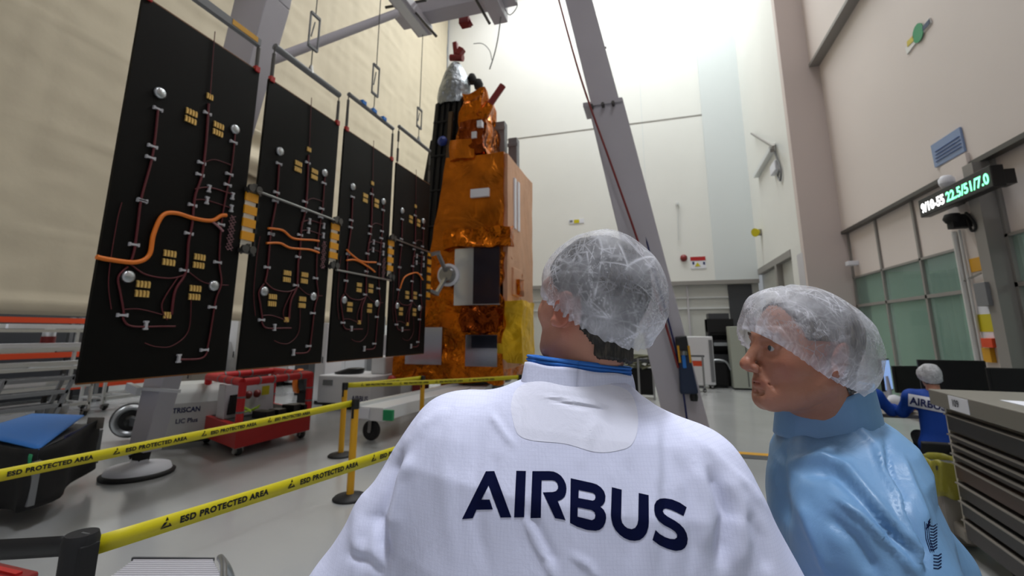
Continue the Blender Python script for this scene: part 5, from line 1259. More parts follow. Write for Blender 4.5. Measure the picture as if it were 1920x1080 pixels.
def coatmat(name, col, grid=0, gcol=None, rough=.7, weave=0, sheen=0, spec=.25):
    m = mat(name, col, rough, spec=spec); nt = m.node_tree; b = nt.nodes['Principled BSDF']; tc = [n for n in nt.nodes if n.type == 'TEX_COORD'][0]
    n = nt.nodes.new('ShaderNodeTexNoise'); n.inputs['Scale'].default_value = 22; n.inputs['Detail'].default_value = 7; n.inputs['Distortion'].default_value = .6
    mp = nt.nodes.new('ShaderNodeMapping'); mp.inputs['Scale'].default_value = (1, 1, .35)
    nt.links.new(tc.outputs['Object'], mp.inputs[0]); nt.links.new(mp.outputs[0], n.inputs['Vector'])
    n3 = nt.nodes.new('ShaderNodeTexNoise'); n3.inputs['Scale'].default_value = 600
    nt.links.new(tc.outputs['Object'], n3.inputs['Vector'])
    a = nt.nodes.new('ShaderNodeMath'); a.operation = 'MULTIPLY_ADD'; a.inputs[1].default_value = .04
    nt.links.new(n3.outputs[0], a.inputs[0]); nt.links.new(n.outputs[0], a.inputs[2])
    bp = nt.nodes.new('ShaderNodeBump'); bp.inputs['Strength'].default_value = .55; bp.inputs['Distance'].default_value = .006
    nt.links.new(a.outputs[0], bp.inputs['Height']); nt.links.new(bp.outputs[0], b.inputs['Normal'])
    if grid:
        mp2 = nt.nodes.new('ShaderNodeMapping'); mp2.inputs['Rotation'].default_value = (0, 0, -YAW); nt.links.new(tc.outputs['Object'], mp2.inputs[0])
        sep = nt.nodes.new('ShaderNodeSeparateXYZ'); nt.links.new(mp2.outputs[0], sep.inputs[0]); outs = []
        for ax in (0, 2):
            f = nt.nodes.new('ShaderNodeMath'); f.operation = 'MULTIPLY'; f.inputs[1].default_value = 1 / grid; nt.links.new(sep.outputs[ax], f.inputs[0])
            fr_ = nt.nodes.new('ShaderNodeMath'); fr_.operation = 'FRACT'; nt.links.new(f.outputs[0], fr_.inputs[0])
            lt = nt.nodes.new('ShaderNodeMath'); lt.operation = 'LESS_THAN'; lt.inputs[1].default_value = .14; nt.links.new(fr_.outputs[0], lt.inputs[0]); outs.append(lt)
        mxm = nt.nodes.new('ShaderNodeMath'); mxm.operation = 'MAXIMUM'; nt.links.new(outs[0].outputs[0], mxm.inputs[0]); nt.links.new(outs[1].outputs[0], mxm.inputs[1])
        sc = nt.nodes.new('ShaderNodeMath'); sc.operation = 'MULTIPLY'; sc.inputs[1].default_value = .16; nt.links.new(mxm.outputs[0], sc.inputs[0])
        mx = nt.nodes.new('ShaderNodeMix'); mx.data_type = 'RGBA'; mx.inputs[6].default_value = lin(col); mx.inputs[7].default_value = lin(gcol)
        nt.links.new(sc.outputs[0], mx.inputs[0]); nt.links.new(mx.outputs[2], b.inputs['Base Color'])
    return m
M['coat_white'] = coatmat('white_coat_cloth', 'cfd3ea', .0052, 'a3a8c6')
M['patch_white'] = coatmat('white_patch_cloth', 'd9dbea')
M['coat_blue'] = coatmat('light_blue_coat_cloth', '688fb5', rough=.45, spec=.5)
M['coat_navy'] = coatmat('royal_blue_coat_cloth', '123f96')
M['shirt_blue'] = mat('blue_knit', '2a6cc0', .8)
M['trouser'] = mat('dark_trousers', '20242e', .8); M['shoe'] = mat('black_shoe', '101010', .5)
def capmat(name, lo=.35, hi=.85, col='e4e5ea'):
    m = bpy.data.materials.new(name); m.use_nodes = True; nt = m.node_tree; nt.nodes.clear()
    out = nt.nodes.new('ShaderNodeOutputMaterial'); tc = nt.nodes.new('ShaderNodeTexCoord')
    df = nt.nodes.new('ShaderNodeBsdfPrincipled'); df.inputs['Base Color'].default_value = lin(col); df.inputs['Roughness'].default_value = .45
    tl = nt.nodes.new('ShaderNodeBsdfTranslucent'); tl.inputs['Color'].default_value = lin(col)
    tr = nt.nodes.new('ShaderNodeBsdfTransparent'); mx1 = nt.nodes.new('ShaderNodeMixShader'); mx1.inputs[0].default_value = .35
    mx2 = nt.nodes.new('ShaderNodeMixShader')
    wn = nt.nodes.new('ShaderNodeTexNoise'); wn.inputs['Scale'].default_value = 14; wn.inputs['Detail'].default_value = 2
    add = nt.nodes.new('ShaderNodeVectorMath'); add.operation = 'MULTIPLY_ADD'; add.inputs[1].default_value = (.03, .03, .03)
    nt.links.new(tc.outputs['Object'], wn.inputs['Vector']); nt.links.new(wn.outputs[1], add.inputs[0]); nt.links.new(tc.outputs['Object'], add.inputs[2])
    edges = []
    for rot, scl, w in (((.4, .2, .9), (34, 11, 20), .05), ((1.2, .7, .1), (14, 40, 24), .045), ((.1, 1.4, 2.2), (60, 22, 40), .07)):
        mp = nt.nodes.new('ShaderNodeMapping'); mp.inputs['Rotation'].default_value = rot; mp.inputs['Scale'].default_value = scl
        nt.links.new(add.outputs[0], mp.inputs[0])
        v = nt.nodes.new('ShaderNodeTexVoronoi'); v.feature = 'DISTANCE_TO_EDGE'; v.inputs['Scale'].default_value = 1; nt.links.new(mp.outputs[0], v.inputs['Vector'])
        r = nt.nodes.new('ShaderNodeMapRange'); r.inputs[1].default_value = 0; r.inputs[2].default_value = w; r.inputs[3].default_value = 1; r.inputs[4].default_value = 0
        gate = nt.nodes.new('ShaderNodeTexNoise'); gate.inputs['Scale'].default_value = .6; nt.links.new(mp.outputs[0], gate.inputs['Vector'])
        gr = nt.nodes.new('ShaderNodeMapRange'); gr.inputs[1].default_value = .42; gr.inputs[2].default_value = .6; nt.links.new(gate.outputs[0], gr.inputs[0])
        ml = nt.nodes.new('ShaderNodeMath'); ml.operation = 'MULTIPLY'
        nt.links.new(v.outputs[0], r.inputs[0]); nt.links.new(r.outputs[0], ml.inputs[0]); nt.links.new(gr.outputs[0], ml.inputs[1]); edges.append(ml)
    em = nt.nodes.new('ShaderNodeMath'); em.operation = 'MAXIMUM'; nt.links.new(edges[0].outputs[0], em.inputs[0]); nt.links.new(edges[1].outputs[0], em.inputs[1]); edges = [em, edges[2]]
    n2 = nt.nodes.new('ShaderNodeTexNoise'); n2.inputs['Scale'].default_value = 16; n2.inputs['Detail'].default_value = 5; nt.links.new(add.outputs[0], n2.inputs['Vector'])
    r2 = nt.nodes.new('ShaderNodeMapRange'); r2.inputs[1].default_value = .35; r2.inputs[2].default_value = .68; r2.inputs[3].default_value = lo; r2.inputs[4].default_value = hi
    nt.links.new(n2.outputs[0], r2.inputs[0])
    a1 = nt.nodes.new('ShaderNodeMath'); a1.operation = 'MULTIPLY_ADD'; a1.inputs[1].default_value = .12; nt.links.new(edges[0].outputs[0], a1.inputs[0]); nt.links.new(r2.outputs[0], a1.inputs[2])
    a2 = nt.nodes.new('ShaderNodeMath'); a2.operation = 'MULTIPLY_ADD'; a2.inputs[1].default_value = .14; a2.use_clamp = True; nt.links.new(edges[1].outputs[0], a2.inputs[0]); nt.links.new(a1.outputs[0], a2.inputs[2])
    at = nt.nodes.new('ShaderNodeAttribute'); at.attribute_name = 'flush'
    a3 = nt.nodes.new('ShaderNodeMath'); a3.operation = 'ADD'; a3.use_clamp = True; nt.links.new(a2.outputs[0], a3.inputs[0]); nt.links.new(at.outputs['Fac'], a3.inputs[1])
    bp = nt.nodes.new('ShaderNodeBump'); bp.inputs['Strength'].default_value = .5; bp.inputs['Distance'].default_value = .003
    nt.links.new(a1.outputs[0], bp.inputs['Height']); nt.links.new(bp.outputs[0], df.inputs['Normal']); nt.links.new(bp.outputs[0], tl.inputs['Normal'])
    nt.links.new(df.outputs[0], mx1.inputs[1]); nt.links.new(tl.outputs[0], mx1.inputs[2])
    nt.links.new(a3.outputs[0], mx2.inputs[0]); nt.links.new(tr.outputs[0], mx2.inputs[1]); nt.links.new(mx1.outputs[0], mx2.inputs[2])
    nt.links.new(mx2.outputs[0], out.inputs['Surface']); return m
M['cap_net'] = capmat('bouffant_cap_film', .2, .55, 'dadbe2')
M['cap_far'] = capmat('bouffant_cap_film_far', .55, .85)
def setflush(o, vals):
    a = o.data.attributes.new('flush', 'FLOAT', 'POINT'); a.data.foreach_set('value', np.asarray(vals, dtype=np.float32))
def blob(L, c, r): return np.exp(-(((L - npv(*c)) / npv(*r)) ** 2).sum(1))
def hair_shell(fr, parent, m, keep, off=.004, h=.0035, amp=.003, box=((-.11, -.14, -.16), (.11, .12, .16))):
    f = lambda P: head_sdf(P, False) - off
    V, F = netmesh(f, box[0], box[1], h, 1); k = keep(V); N = vnorm(V, F)
    V = V + N * (amp * npnoise(V, (60, 60, 25)))[:, None] - N * ((off + .003) * (1 - np.clip(k, 0, 1)))[:, None]
    F = F[(k[F] > 0.0).any(1)]; return skinobj('hair', toworld(V, fr), F, m, parent)
def strands(name, roots, dirs, L, r, m, parent):
    mb = MB()
    for p, d in zip(roots, dirs): p = Vector(p); d = Vector(d); mb.tube([p, p + d * L * .5, p + d * L + Vector((0, 0, -L * .15))], r, 3, r2=r * .3)
    return mb.build(name, m, parent)
def facets(P, n, stretch, rot, seed):
    """crumple: random heights on a triangulated sheet -> straight creases between flat facets"""
    from mathutils.geometry import delaunay_2d_cdt
    rs = np.random.RandomState(seed); c, s = math.cos(rot), math.sin(rot); A_ = np.array([[c, -s], [s, c]]); S_ = np.array([1, stretch])
    Q = (P @ A_) * S_; R_ = 2.6 * stretch; X = rs.uniform(-1, 1, (int(n * 1.3 * stretch), 2)) * R_
    vs, _, fs, *_r = delaunay_2d_cdt([Vector(x) for x in X], [], [], 0, 1e-6); vs = np.array([(v[0], v[1]) for v in vs]); hz = rs.uniform(-1, 1, len(vs))
    h = np.zeros(len(P)); e = np.ones(len(P))
    for f in fs:
        if len(f) != 3: continue
        a, b, d = vs[f[0]], vs[f[1]], vs[f[2]]; lo = np.minimum(np.minimum(a, b), d); hi = np.maximum(np.maximum(a, b), d)
        m = np.where(((Q >= lo) & (Q <= hi)).all(1))[0]
        if not len(m): continue
        T = np.array([b - a, d - a]).T; det = np.linalg.det(T)
        if abs(det) < 1e-9: continue
        uv_ = (Q[m] - a) @ np.linalg.inv(T).T; w0 = 1 - uv_.sum(1); ok = (uv_[:, 0] >= -1e-6) & (uv_[:, 1] >= -1e-6) & (w0 >= -1e-6); m = m[ok]; uv_ = uv_[ok]; w0 = w0[ok]
        h[m] = w0 * hz[f[0]] + uv_[:, 0] * hz[f[1]] + uv_[:, 1] * hz[f[2]]; e[m] = np.minimum(np.minimum(uv_[:, 0], uv_[:, 1]), w0)
    return h, e
def make_cap(fr, parent, shape, rim, m, res=(150, 90), amp=.004, rimamp=.004, name='bouffant_cap', seed=0):
    """shape(dir)->radius in head frame, rim(az)->lowest polar angle; dome gathered at a ruffled elastic edge"""
    nu, nv = res; V = []; fl = []
    pts = np.array([[rim(2 * math.pi * i / nu) * (j / nv) * math.cos(2 * math.pi * i / nu), rim(2 * math.pi * i / nu) * (j / nv) * math.sin(2 * math.pi * i / nu)] for j in range(nv + 1) for i in range(nu)])
    H_, E_ = np.zeros(len(pts)), np.zeros(len(pts))
    for (n_, a_, st, ro, ew) in ((90, .9, 1.7, .5, .022), (300, .45, 1.6, 2.0, .035), (700, .28, 1.7, 1.1, .06)):
        h_, e_ = facets(pts, n_, st, ro, seed + n_ + int(ro * 10)); H_ += a_ * h_; E_ = np.maximum(E_, a_ ** .4 * np.exp(-(e_ / ew) ** 2) * (np.abs(h_) > .25))
    for j in range(nv + 1):
        for i in range(nu):
            az = 2 * math.pi * i / nu; po = rim(az) * (j / nv)
            d = Vector((math.sin(po) * math.cos(az), math.sin(po) * math.sin(az), math.cos(po))); r = shape(d, az, j / nv)
            q = d * r * 18 + Vector((seed, 0, 0))
            w = noise.noise(q * .8); R_ = E_[j * nu + i]; hf = H_[j * nu + i]
            k = min(1, (1 - j / nv) * 6); ed = math.exp(-((1 - j / nv) / .05) ** 2)
            r += amp * (1.2 * w + .8 * hf) * (.3 + .7 * k) + rimamp * ed * math.sin(az * 34 + 3 * math.sin(az * 5)) + .002 * math.exp(-((1 - j / nv) / .1) ** 2) * math.sin(az * 51)
            V.append(d * r); fl.append(.25 * math.exp(-((1 - j / nv) / .12) ** 2) + .62 * R_ * max(.15, min(1, noise.noise(q * 1.3) * 3 + .5)) + .15 * w)
    F = [(j * nu + i, j * nu + (i + 1) % nu, (j + 1) * nu + (i + 1) % nu, (j + 1) * nu + i) for j in range(nv) for i in range(nu)]
    o = skinobj(name, toworld(np.array(V), fr), np.array(F), m, parent); setflush(o, fl); return o
# ================================================================ man in the white coat
N1 = np.array(atd(1082, 704, .825))
FH = Vector((FW.x, FW.y, 0)).normalized()
yaw1 = math.radians(-8)
f1v = Vector((FH.x * math.cos(yaw1) - FH.y * math.sin(yaw1), FH.x * math.sin(yaw1) + FH.y * math.cos(yaw1), 0))
# local frame of the body: x to his right, y forward (away), z up; right shoulder a little lower
B1 = frame(N1, f1v, roll=math.radians(6.5))
def torso_sdf(P, sec):
    z = P[:, 2]; zs = [s[0] for s in sec][::-1]
    g = lambda k: np.interp(z, zs, [s[k] for s in sec][::-1])
    w, d, cy, cx = g(1), g(2), g(3), g(4); x = (P[:, 0] - cx) / w; y = (P[:, 1] - cy) / d
    e = 2.35; r = (np.abs(x) ** e + np.abs(y) ** e) ** (1 / e); q = (r - 1) * np.minimum(w, d)
    q = np.maximum(q, z - sec[0][0]); return np.maximum(q, sec[-1][0] - z)
SEC1 = [(.0, .082, .07, .0, .005), (-.02, .108, .088, .005, .005), (-.045, .155, .105, .01, .01), (-.08, .21, .125, .012, .012), (-.12, .25, .14, .01, .006), (-.17, .272, .15, 0, 0), (-.3, .268, .158, -.005, 0), (-.5, .26, .16, 0, 0), (-.75, .275, .17, .01, 0), (-1.0, .3, .18, .02, 0)]
def coat1(P):
    d = torso_sdf(P, SEC1)
    for s, ex, ey in ((-1, .36, .0), (1, .385, .0)):
        d = smin(d, cap(P, (s * .205, .01, -.15), (s * ex, ey, -.44), .092, .084), .05)
        d = smin(d, cap(P, (s * ex, ey, -.44), (s * .26, .2, -.64), .08, .06), .03)
    return d

def legs(fr, parent, z0, hip, floor_z, m='trouser', sep=.1, fwd=(0, 0)):
    """trousers and shoes below the coat, standing on the floor"""
    org = fr[0]; f = Vector(fr[1][:, 1]); f = Vector((f.x, f.y, 0)).normalized(); r = Vector((f.y, -f.x, 0))
    V_ = []; fl = org[2]
    def P(x, y, z): v = Vector(org) + r * x + f * y; return (v.x, v.y, z)
    F_ = lambda Q: U(.04, ell(Q, P(0, 0, hip), (.17, .15, .16)), *[cap(Q, P(s * .09, 0, hip - .05), P(s * sep, .01, .52), .088, .064) for s in (-1, 1)], *[cap(Q, P(s * sep, .01, .52), P(s * (sep + .02), 0, .1), .064, .062) for s in (-1, 1)])
    c = P(0, 0, 0); V, F = netmesh(F_, (c[0] - .35, c[1] - .35, .02), (c[0] + .35, c[1] + .35, hip + .2), .02, 1)
    skinobj('trousers', V, F, m, parent)
    for s in (-1, 1):
        a, b_ = P(s * (sep + .02), -.05, .045), P(s * (sep + .035), .14, .035)
        g = lambda Q: np.maximum(smin(cap(Q, a, b_, .045, .036), cap(Q, a, (a[0], a[1], .1), .045, .04), .02), -Q[:, 2] + .001)
        V, F = netmesh(g, (min(a[0], b_[0]) - .08, min(a[1], b_[1]) - .08, -.01), (max(a[0], b_[0]) + .08, max(a[1], b_[1]) + .08, .16), .012, 1)
        skinobj('shoe', V, F, 'shoe', parent)
def hand_at(pos, down, thumb, mirror=False):
    z = -npv(*down); z /= np.linalg.norm(z); y = npv(*thumb); y -= z * (y @ z); y /= np.linalg.norm(y); x = np.cross(y, z)
    V, F = HAND; V = V.copy(); F = F.copy()
    if mirror: V[:, 0] *= -1; F = F[:, ::-1]
    return V @ np.array([x, y, z]) + npv(*pos), F
p1 = thing('person', 'man seen from behind in a white coat with navy AIRBUS lettering and a bouffant cap', 'person', (float(N1[0]), float(N1[1]), 0))
V, F = netmesh(coat1, (-.52, -.25, -.99), (.52, .36, .02), .0055)
W = toworld(V, B1); N = vnorm(W, F)
FOLD1 = [
    ([(752, 838), (734, 880), (722, 925), (706, 968), (716, 1015), (730, 1060)], 13, .017, 'v'),
    ([(775, 850), (752, 900), (742, 950), (735, 1000)], 12, .009, 'r'),
    ([(690, 900), (672, 960), (668, 1010), (690, 1060)], 14, .006, 'r'), ([(700, 960), (685, 1010), (680, 1075)], 12, .006, 'v'), ([(650, 1040), (690, 1050), (720, 1080)], 9, .005, 'v'),
    ([(1331, 868), (1352, 920), (1368, 965), (1360, 1010), (1352, 1070)], 14, .015, 'v'), ([(1360, 880), (1390, 940), (1395, 1010), (1385, 1075)], 16, .006, 'r'),
    ([(1400, 960), (1425, 1010), (1440, 1075)], 12, .005, 'v'), ([(1310, 870), (1330, 940), (1325, 1040)], 14, .004, 'r'),
    ([(919, 775), (940, 805), (965, 838)], 6, .0035, 'r'), ([(982, 965), (1002, 1010), (1025, 1052), (1040, 1090)], 5, .004, 'r'), ([(995, 960), (1018, 1010), (1045, 1060)], 8, .003, 'v'),
    ([(880, 750), (850, 800), (835, 870), (842, 960), (850, 1060)], 16, .0035, 'r'), ([(905, 800), (890, 880), (895, 980), (905, 1070)], 14, .003, 'v'),
    ([(1235, 790), (1240, 870), (1236, 960), (1238, 1075)], 10, .003, 's'), ([(1180, 860), (1190, 940), (1186, 1060)], 12, .0025, 'v'),
    ([(1025, 748), (1075, 760), (1150, 768)], 4, .0025, 'v'), ([(1010, 742), (1070, 752), (1140, 762)], 4, .002, 'r'),
    ([(1290, 810), (1340, 850), (1400, 910), (1440, 960)], 9, .004, 'r'), ([(840, 765), (790, 800), (750, 850)], 10, .004, 'r'),
    ([(1070, 1040), (1105, 1060), (1120, 1085)], 6, .003, 'r'), ([(930, 850), (925, 900), (935, 960)], 10, .002, 'v'),
    ([(1120, 780), (1100, 830), (1085, 880)], 12, .002, 'r'), ([(1268, 850), (1290, 910), (1300, 990), (1296, 1075)], 12, .004, 'v'),
]
disp = fold(W, N, FOLD1) + .0035 * npnoise(V, (7, 7, 2.6)) + .0018 * npnoise(V, (18, 18, 9), 4)
W = W + N * disp[:, None]
coat = skinobj('coat', W, F, 'coat_white', p1)
bvh = BVHTree.FromPolygons([Vector(v) for v in W], [tuple(int(i) for i in f) for f in F])
def decal(name, loops, m, parent, bvh, off=.0005, cuts=11, maxd=3.0, lim=5):
    from mathutils.geometry import tessellate_polygon
    pts = [p for l in loops for p in l]; tri = tessellate_polygon([[Vector((p[0], p[1], 0)) for p in l] for l in loops])
    bm = bmesh.new(); vs = [bm.verts.new((p[0], p[1], 0)) for p in pts]
    for t in tri:
        try: bm.faces.new([vs[i] for i in t])
        except ValueError: pass
    for _ in range(cuts):
        ed = [e for e in bm.edges if e.calc_length() > lim]
        if not ed: break
        bmesh.ops.subdivide_edges(bm, edges=ed, cuts=1); bmesh.ops.triangulate(bm, faces=bm.faces)
    out = []; 
    for v in bm.verts:
        d = ray(v.co.x, v.co.y).normalized(); h, n_, i_, dist = bvh.ray_cast(CAM, d, maxd)
        if h is None: h = CAM + d * .8
        out.append(h - d * off * 1.4)
    bm.verts.index_update(); mb = MB(); mb.add(out, [[v.index for v in f.verts] for f in bm.faces], True); bm.free()
    return mb.build(name, m, parent)
def C1(l): return [(850 + x / 7.713, 860 + y / 7.713) for x, y in l]
def C2(l): return [(1060 + x / 6, 870 + y / 6) for x, y in l]
GL = [[C1([(125, 875), (470, 182), (592, 178), (840, 850), (682, 852), (510, 388), (405, 592), (525, 592), (572, 735), (335, 740), (280, 862)])],
      [C1([(910, 175), (1050, 178), (1025, 848), (878, 850)])],
      [C1([(1143, 180), (1390, 180), (1450, 186), (1510, 212), (1560, 250), (1600, 305), (1628, 370), (1637, 430), (1632, 490), (1612, 545), (1580, 580), (1545, 600), (1510, 610), (1625, 895), (1580, 880), (1470, 862), (1295, 487), (1440, 482), (1485, 468), (1512, 435), (1515, 395), (1500, 350), (1470, 322), (1430, 312), (1278, 312), (1265, 858), (1115, 860)])],
      [C2([(60, 160), (300, 212), (355, 230), (400, 262), (435, 305), (452, 360), (447, 420), (425, 458), (395, 480), (432, 515), (455, 560), (460, 610), (450, 660), (425, 710), (385, 742), (340, 752), (240, 742), (130, 705), (52, 662)]),
       C2([(152, 292), (310, 325), (335, 345), (340, 375), (330, 402), (308, 412), (148, 382)]), C2([(140, 487), (295, 518), (328, 542), (338, 575), (330, 615), (300, 632), (138, 592)])],
      [C2([(523, 260), (635, 288), (628, 610), (640, 660), (665, 695), (700, 722), (745, 733), (785, 718), (810, 680), (820, 630), (825, 325), (938, 350), (940, 650), (935, 710), (915, 775), (885, 820), (840, 855), (780, 865), (720, 858), (660, 832), (610, 795), (565, 745), (535, 690), (520, 630), (512, 570)])],
      [C2([(1365, 487), (1330, 585), (1240, 538), (1180, 512), (1130, 500), (1105, 508), (1098, 530), (1110, 558), (1150, 590), (1230, 635), (1290, 678), (1335, 725), (1365, 780), (1378, 840), (1370, 900), (1345, 945), (1305, 970), (1240, 978), (1150, 955), (1060, 915), (980, 855), (1015, 743), (1060, 785), (1120, 822), (1180, 842), (1230, 845), (1256, 825), (1258, 795), (1235, 762), (1190, 730), (1110, 688), (1050, 640), (1012, 580), (1000, 520), (1002, 460), (1025, 415), (1065, 390), (1120, 385), (1200, 398), (1290, 435)])]]
for g in GL: decal('letter', g, 'ink', coat, bvh)
pl = [(962 + 0, 790), (958, 760), (968, 730), (995, 715), (1040, 708), (1090, 712), (1150, 722), (1180, 735), (1194, 765), (1196, 800), (1188, 828), (1170, 842), (1120, 848), (1060, 832), (1000, 826), (972, 815)]
decal('back_patch', [[tuple(p)[:2] for p in curve_pts([(x, y, 0) for x, y in pl + pl[:1]], 5)][:-1]], 'patch_white', coat, bvh, off=.0004, lim=7)
# stand collar of the coat and blue knit collar
def ring_collar(name, fr, zlo, zhi, rx, ry, cy, m, parent, thick, open_=.0, flare=0, tiltx=0, tilty=0, ztop=None, nz=10, wav=.0):
    mb = MB()
    def g(u, v):
        a = (-math.pi / 2) + 2 * math.pi * u; k = 1 + flare * v
        x, y = rx * k * math.cos(a), cy + ry * k * math.sin(a); z = lerp(zlo, zhi, v) + (tiltx * x + tilty * (y - cy)) * (.4 + .6 * v)
        z += wav * math.sin(a * 7 + 1) * v; x *= 1 + .03 * math.sin(a * 5 + v * 3); return toworld(np.array([[x, y, z]]), fr)[0]
    mb.grid(g, 64, nz); return mb.build(name, m, parent, thick=thick)
ring_collar('stand_collar', B1, -.04, .012, .108, .094, .012, 'coat_white', p1, .003, flare=-.12, tilty=-.05, wav=.0012)
ring_collar('knit_collar', B1, -.012, .026, .096, .082, .013, 'shirt_blue', p1, .004, flare=-.06, tilty=-.05)
for z in (.01, .016, .022): ring_collar('knit_rib', B1, z, z + .002, .0945, .0805, .013, 'shirt_blue', p1, .003, flare=-.0, tilty=-.05, nz=1)
# head turned to the left, tilted back
def turn(fv, deg): a = math.radians(deg); return Vector((fv.x * math.cos(a) - fv.y * math.sin(a), fv.x * math.sin(a) + fv.y * math.cos(a), 0))
H1c = np.array(atd(1104, 566, .85)); H1 = frame(H1c, turn(FH, 38), roll=0, pitch=math.radians(10))
nk = tolocal(toworld(npv(0, .012, -.1)[None], B1), H1)[0]
fh = lambda P: head_sdf(P, True, neck=tuple(nk))
V, F = netmesh(fh, (-.12, -.16, -.27), (.12, .14, .14), .0032)
fl = .9 * blob(V, (-.08, -.02, -.01), (.02, .04, .05)) + .9 * blob(V, (.08, -.02, -.01), (.02, .04, .05)) + .25 * blob(V, (0, .11, -.03), (.03, .03, .03))
parts = [(toworld(V, H1), F)]
for s in (-1, 1):
    hp = toworld(npv(s * .255, .215, -.655)[None], B1)[0]; dn = toworld(npv(s * .2, .3, -.75)[None], B1)[0] - hp
    hv, hf = hand_at(hp, dn, B1[1][:, 1] + B1[1][:, 2] * .3, s > 0); o = skinobj('hand', hv, hf, 'skin1', p1); setflush(o, np.full(len(hv), .15))
VV, FF, ids = merge(parts); o = skinobj('body', VV, FF, 'skin1', p1); setflush(o, np.concatenate([fl, np.full(len(VV) - len(fl), .15)]))
def hair_keep1(L):
    y, z, x = L[:, 1], L[:, 2], L[:, 0]; front = y < .055 + .3 * (z - .05)
    back = z > (-.088 + 1.0 * np.clip(y + .075, 0, .2) - .25 * np.clip(x, 0, .05) + .25 * np.abs(x) * (np.abs(x) > .05))
    ear = ~((np.abs(x) > .055) & (y > -.045) & (z < .01))
    return (front & back & ear).astype(float)
hair_shell(H1, p1, 'hair1', hair_keep1)
def cap_shape(cen, rad, bumps=()):
    cen = npv(*cen); rad = npv(*rad)
    def f(d, az, v):
        dd = npv(d.x, d.y, d.z); a = ((dd / rad) ** 2).sum(); b_ = -2 * (dd * cen / rad ** 2).sum(); c = ((cen / rad) ** 2).sum() - 1
        r = (-b_ + math.sqrt(max(b_ * b_ - 4 * a * c, 0))) / (2 * a)
        for (bd, w, h) in bumps:
            bd_ = Vector(bd).normalized(); r += h * math.exp(-((1 - d.dot(bd_)) / w))
        return r
    return f
K1 = frame(H1c, turn(FH, 38), roll=math.radians(-6), pitch=math.radians(10 + 17))
make_cap(K1, p1, cap_shape((.013, -.014, .022), (.1, .123, .121), [((.3, -.6, -.6), .3, .004)]), lambda az: math.radians(101 - 3 * math.sin(az) + 6 * math.cos(az)), 'cap_net', (300, 170), .0052)
legs(B1, p1, 0, .85, 0)
# ================================================================ man in the light blue coat
H2c = np.array(CAM + FW * .935 + RT * .595 + UP * -.212)
f2v = Vector((-RT.x, -RT.y, 0)).normalized()
H2 = frame(H2c, turn(f2v, 3), roll=0, pitch=math.radians(4))
f2b = turn(f2v, -28)
B2 = frame(np.array(atd(1566, 780, .95)), f2b, roll=math.radians(-3))
SEC2 = [(.0, .08, .075, .0, 0), (-.02, .115, .095, -.005, .005), (-.045, .16, .115, -.008, .008), (-.08, .205, .13, -.005, .005), (-.12, .225, .132, .0, 0), (-.17, .24, .142, -.005, 0), (-.3, .24, .15, -.01, 0), (-.5, .24, .155, -.01, 0), (-.75, .26, .17, 0, 0), (-.98, .28, .18, 0, 0)]
def coat2(P):
    d = torso_sdf(P, SEC2)
    d = smin(d, cap(P, (-.185, .0, -.15), (-.275, -.12, -.42), .085, .078), .045); d = smin(d, cap(P, (-.275, -.12, -.42), (-.24, .1, -.6), .078, .058), .03)
    d = smin(d, cap(P, (.195, -.02, -.14), (.33, -.2, -.4), .098, .078), .05); d = smin(d, cap(P, (.32, -.19, -.4), (.24, .06, -.58), .07, .055), .03)
    return d
p2 = thing('person', 'man in a light blue coat and bouffant cap, looking left in profile', 'person', (float(B2[0][0]), float(B2[0][1]), 0))
V, F = netmesh(coat2, (-.45, -.4, -.97), (.45, .32, .02), .0058); W = toworld(V, B2); N = vnorm(W, F)
FOLD2 = [
    ([(1480, 868), (1545, 858), (1590, 880), (1640, 940), (1690, 1000), (1728, 1045)], 9, .007, 'r'),
    ([(1500, 890), (1560, 880), (1610, 925), (1660, 985), (1700, 1040)], 13, .009, 'v'),
    ([(1560, 930), (1620, 970), (1680, 1030), (1720, 1085)], 8, .007, 'r'), ([(1540, 960), (1600, 1010), (1650, 1085)], 14, .006, 'v'),
    ([(1655, 810), (1662, 880), (1690, 930), (1695, 960), (1725, 1030), (1732, 1080)], 6, .005, 's'),
    ([(1600, 790), (1640, 830), (1655, 880)], 8, .004, 'r'), ([(1500, 800), (1530, 815), (1600, 800)], 7, .004, 'v'), ([(1470, 830), (1462, 870), (1465, 920), (1480, 990)], 10, .005, 'v'),
    ([(1450, 860), (1445, 920), (1455, 1000)], 8, .004, 'r'), ([(1690, 850), (1715, 920), (1740, 990)], 7, .004, 'r'), ([(1500, 940), (1530, 1010), (1560, 1080)], 12, .005, 'r'),
]
W = W + N * (1.7 * fold(W, N, FOLD2) + .004 * npnoise(V, (8, 8, 3)) + .002 * npnoise(V, (20, 20, 10), 3))[:, None]
coat2o = skinobj('coat', W, F, 'coat_blue', p2)
bvh2 = BVHTree.FromPolygons([Vector(v) for v in W], [tuple(int(i) for i in f) for f in F])
st_ = []
for k in range(9):     # fingerprint-like emblem of curved strokes
    y = 985 + k * 5.5; st_.append([(1744, y), (1750, y + 1), (1757, y - 4), (1758, y - 2), (1751, y + 3), (1744, y + 2)])
for k in range(5): y = 1040 + k * 6; st_.append([(1750, y), (1759, y + 1), (1765, y - 3), (1766, y - 1), (1760, y + 3), (1750, y + 2)])
for k in range(3): x = 1733 + k * 3.5; st_.append([(x, 978 + k * 3), (x + 1.2, 978 + k * 3), (x + 4, 1010), (x + 12, 1035), (x + 11, 1036), (x + 2.5, 1011)])
for k in range(3): st_.append([(1736 + k * 2, 990 - k * 6), (1744, 982 - k * 5), (1745, 984 - k * 5), (1737 + k * 2, 993 - k * 6)])
for l in st_: 
    d = ray(*l[0]).normalized()
    if bvh2.ray_cast(CAM, d, 3)[0] is not None: decal('emblem_stroke', [l], 'ink', coat2o, bvh2, off=.0006)
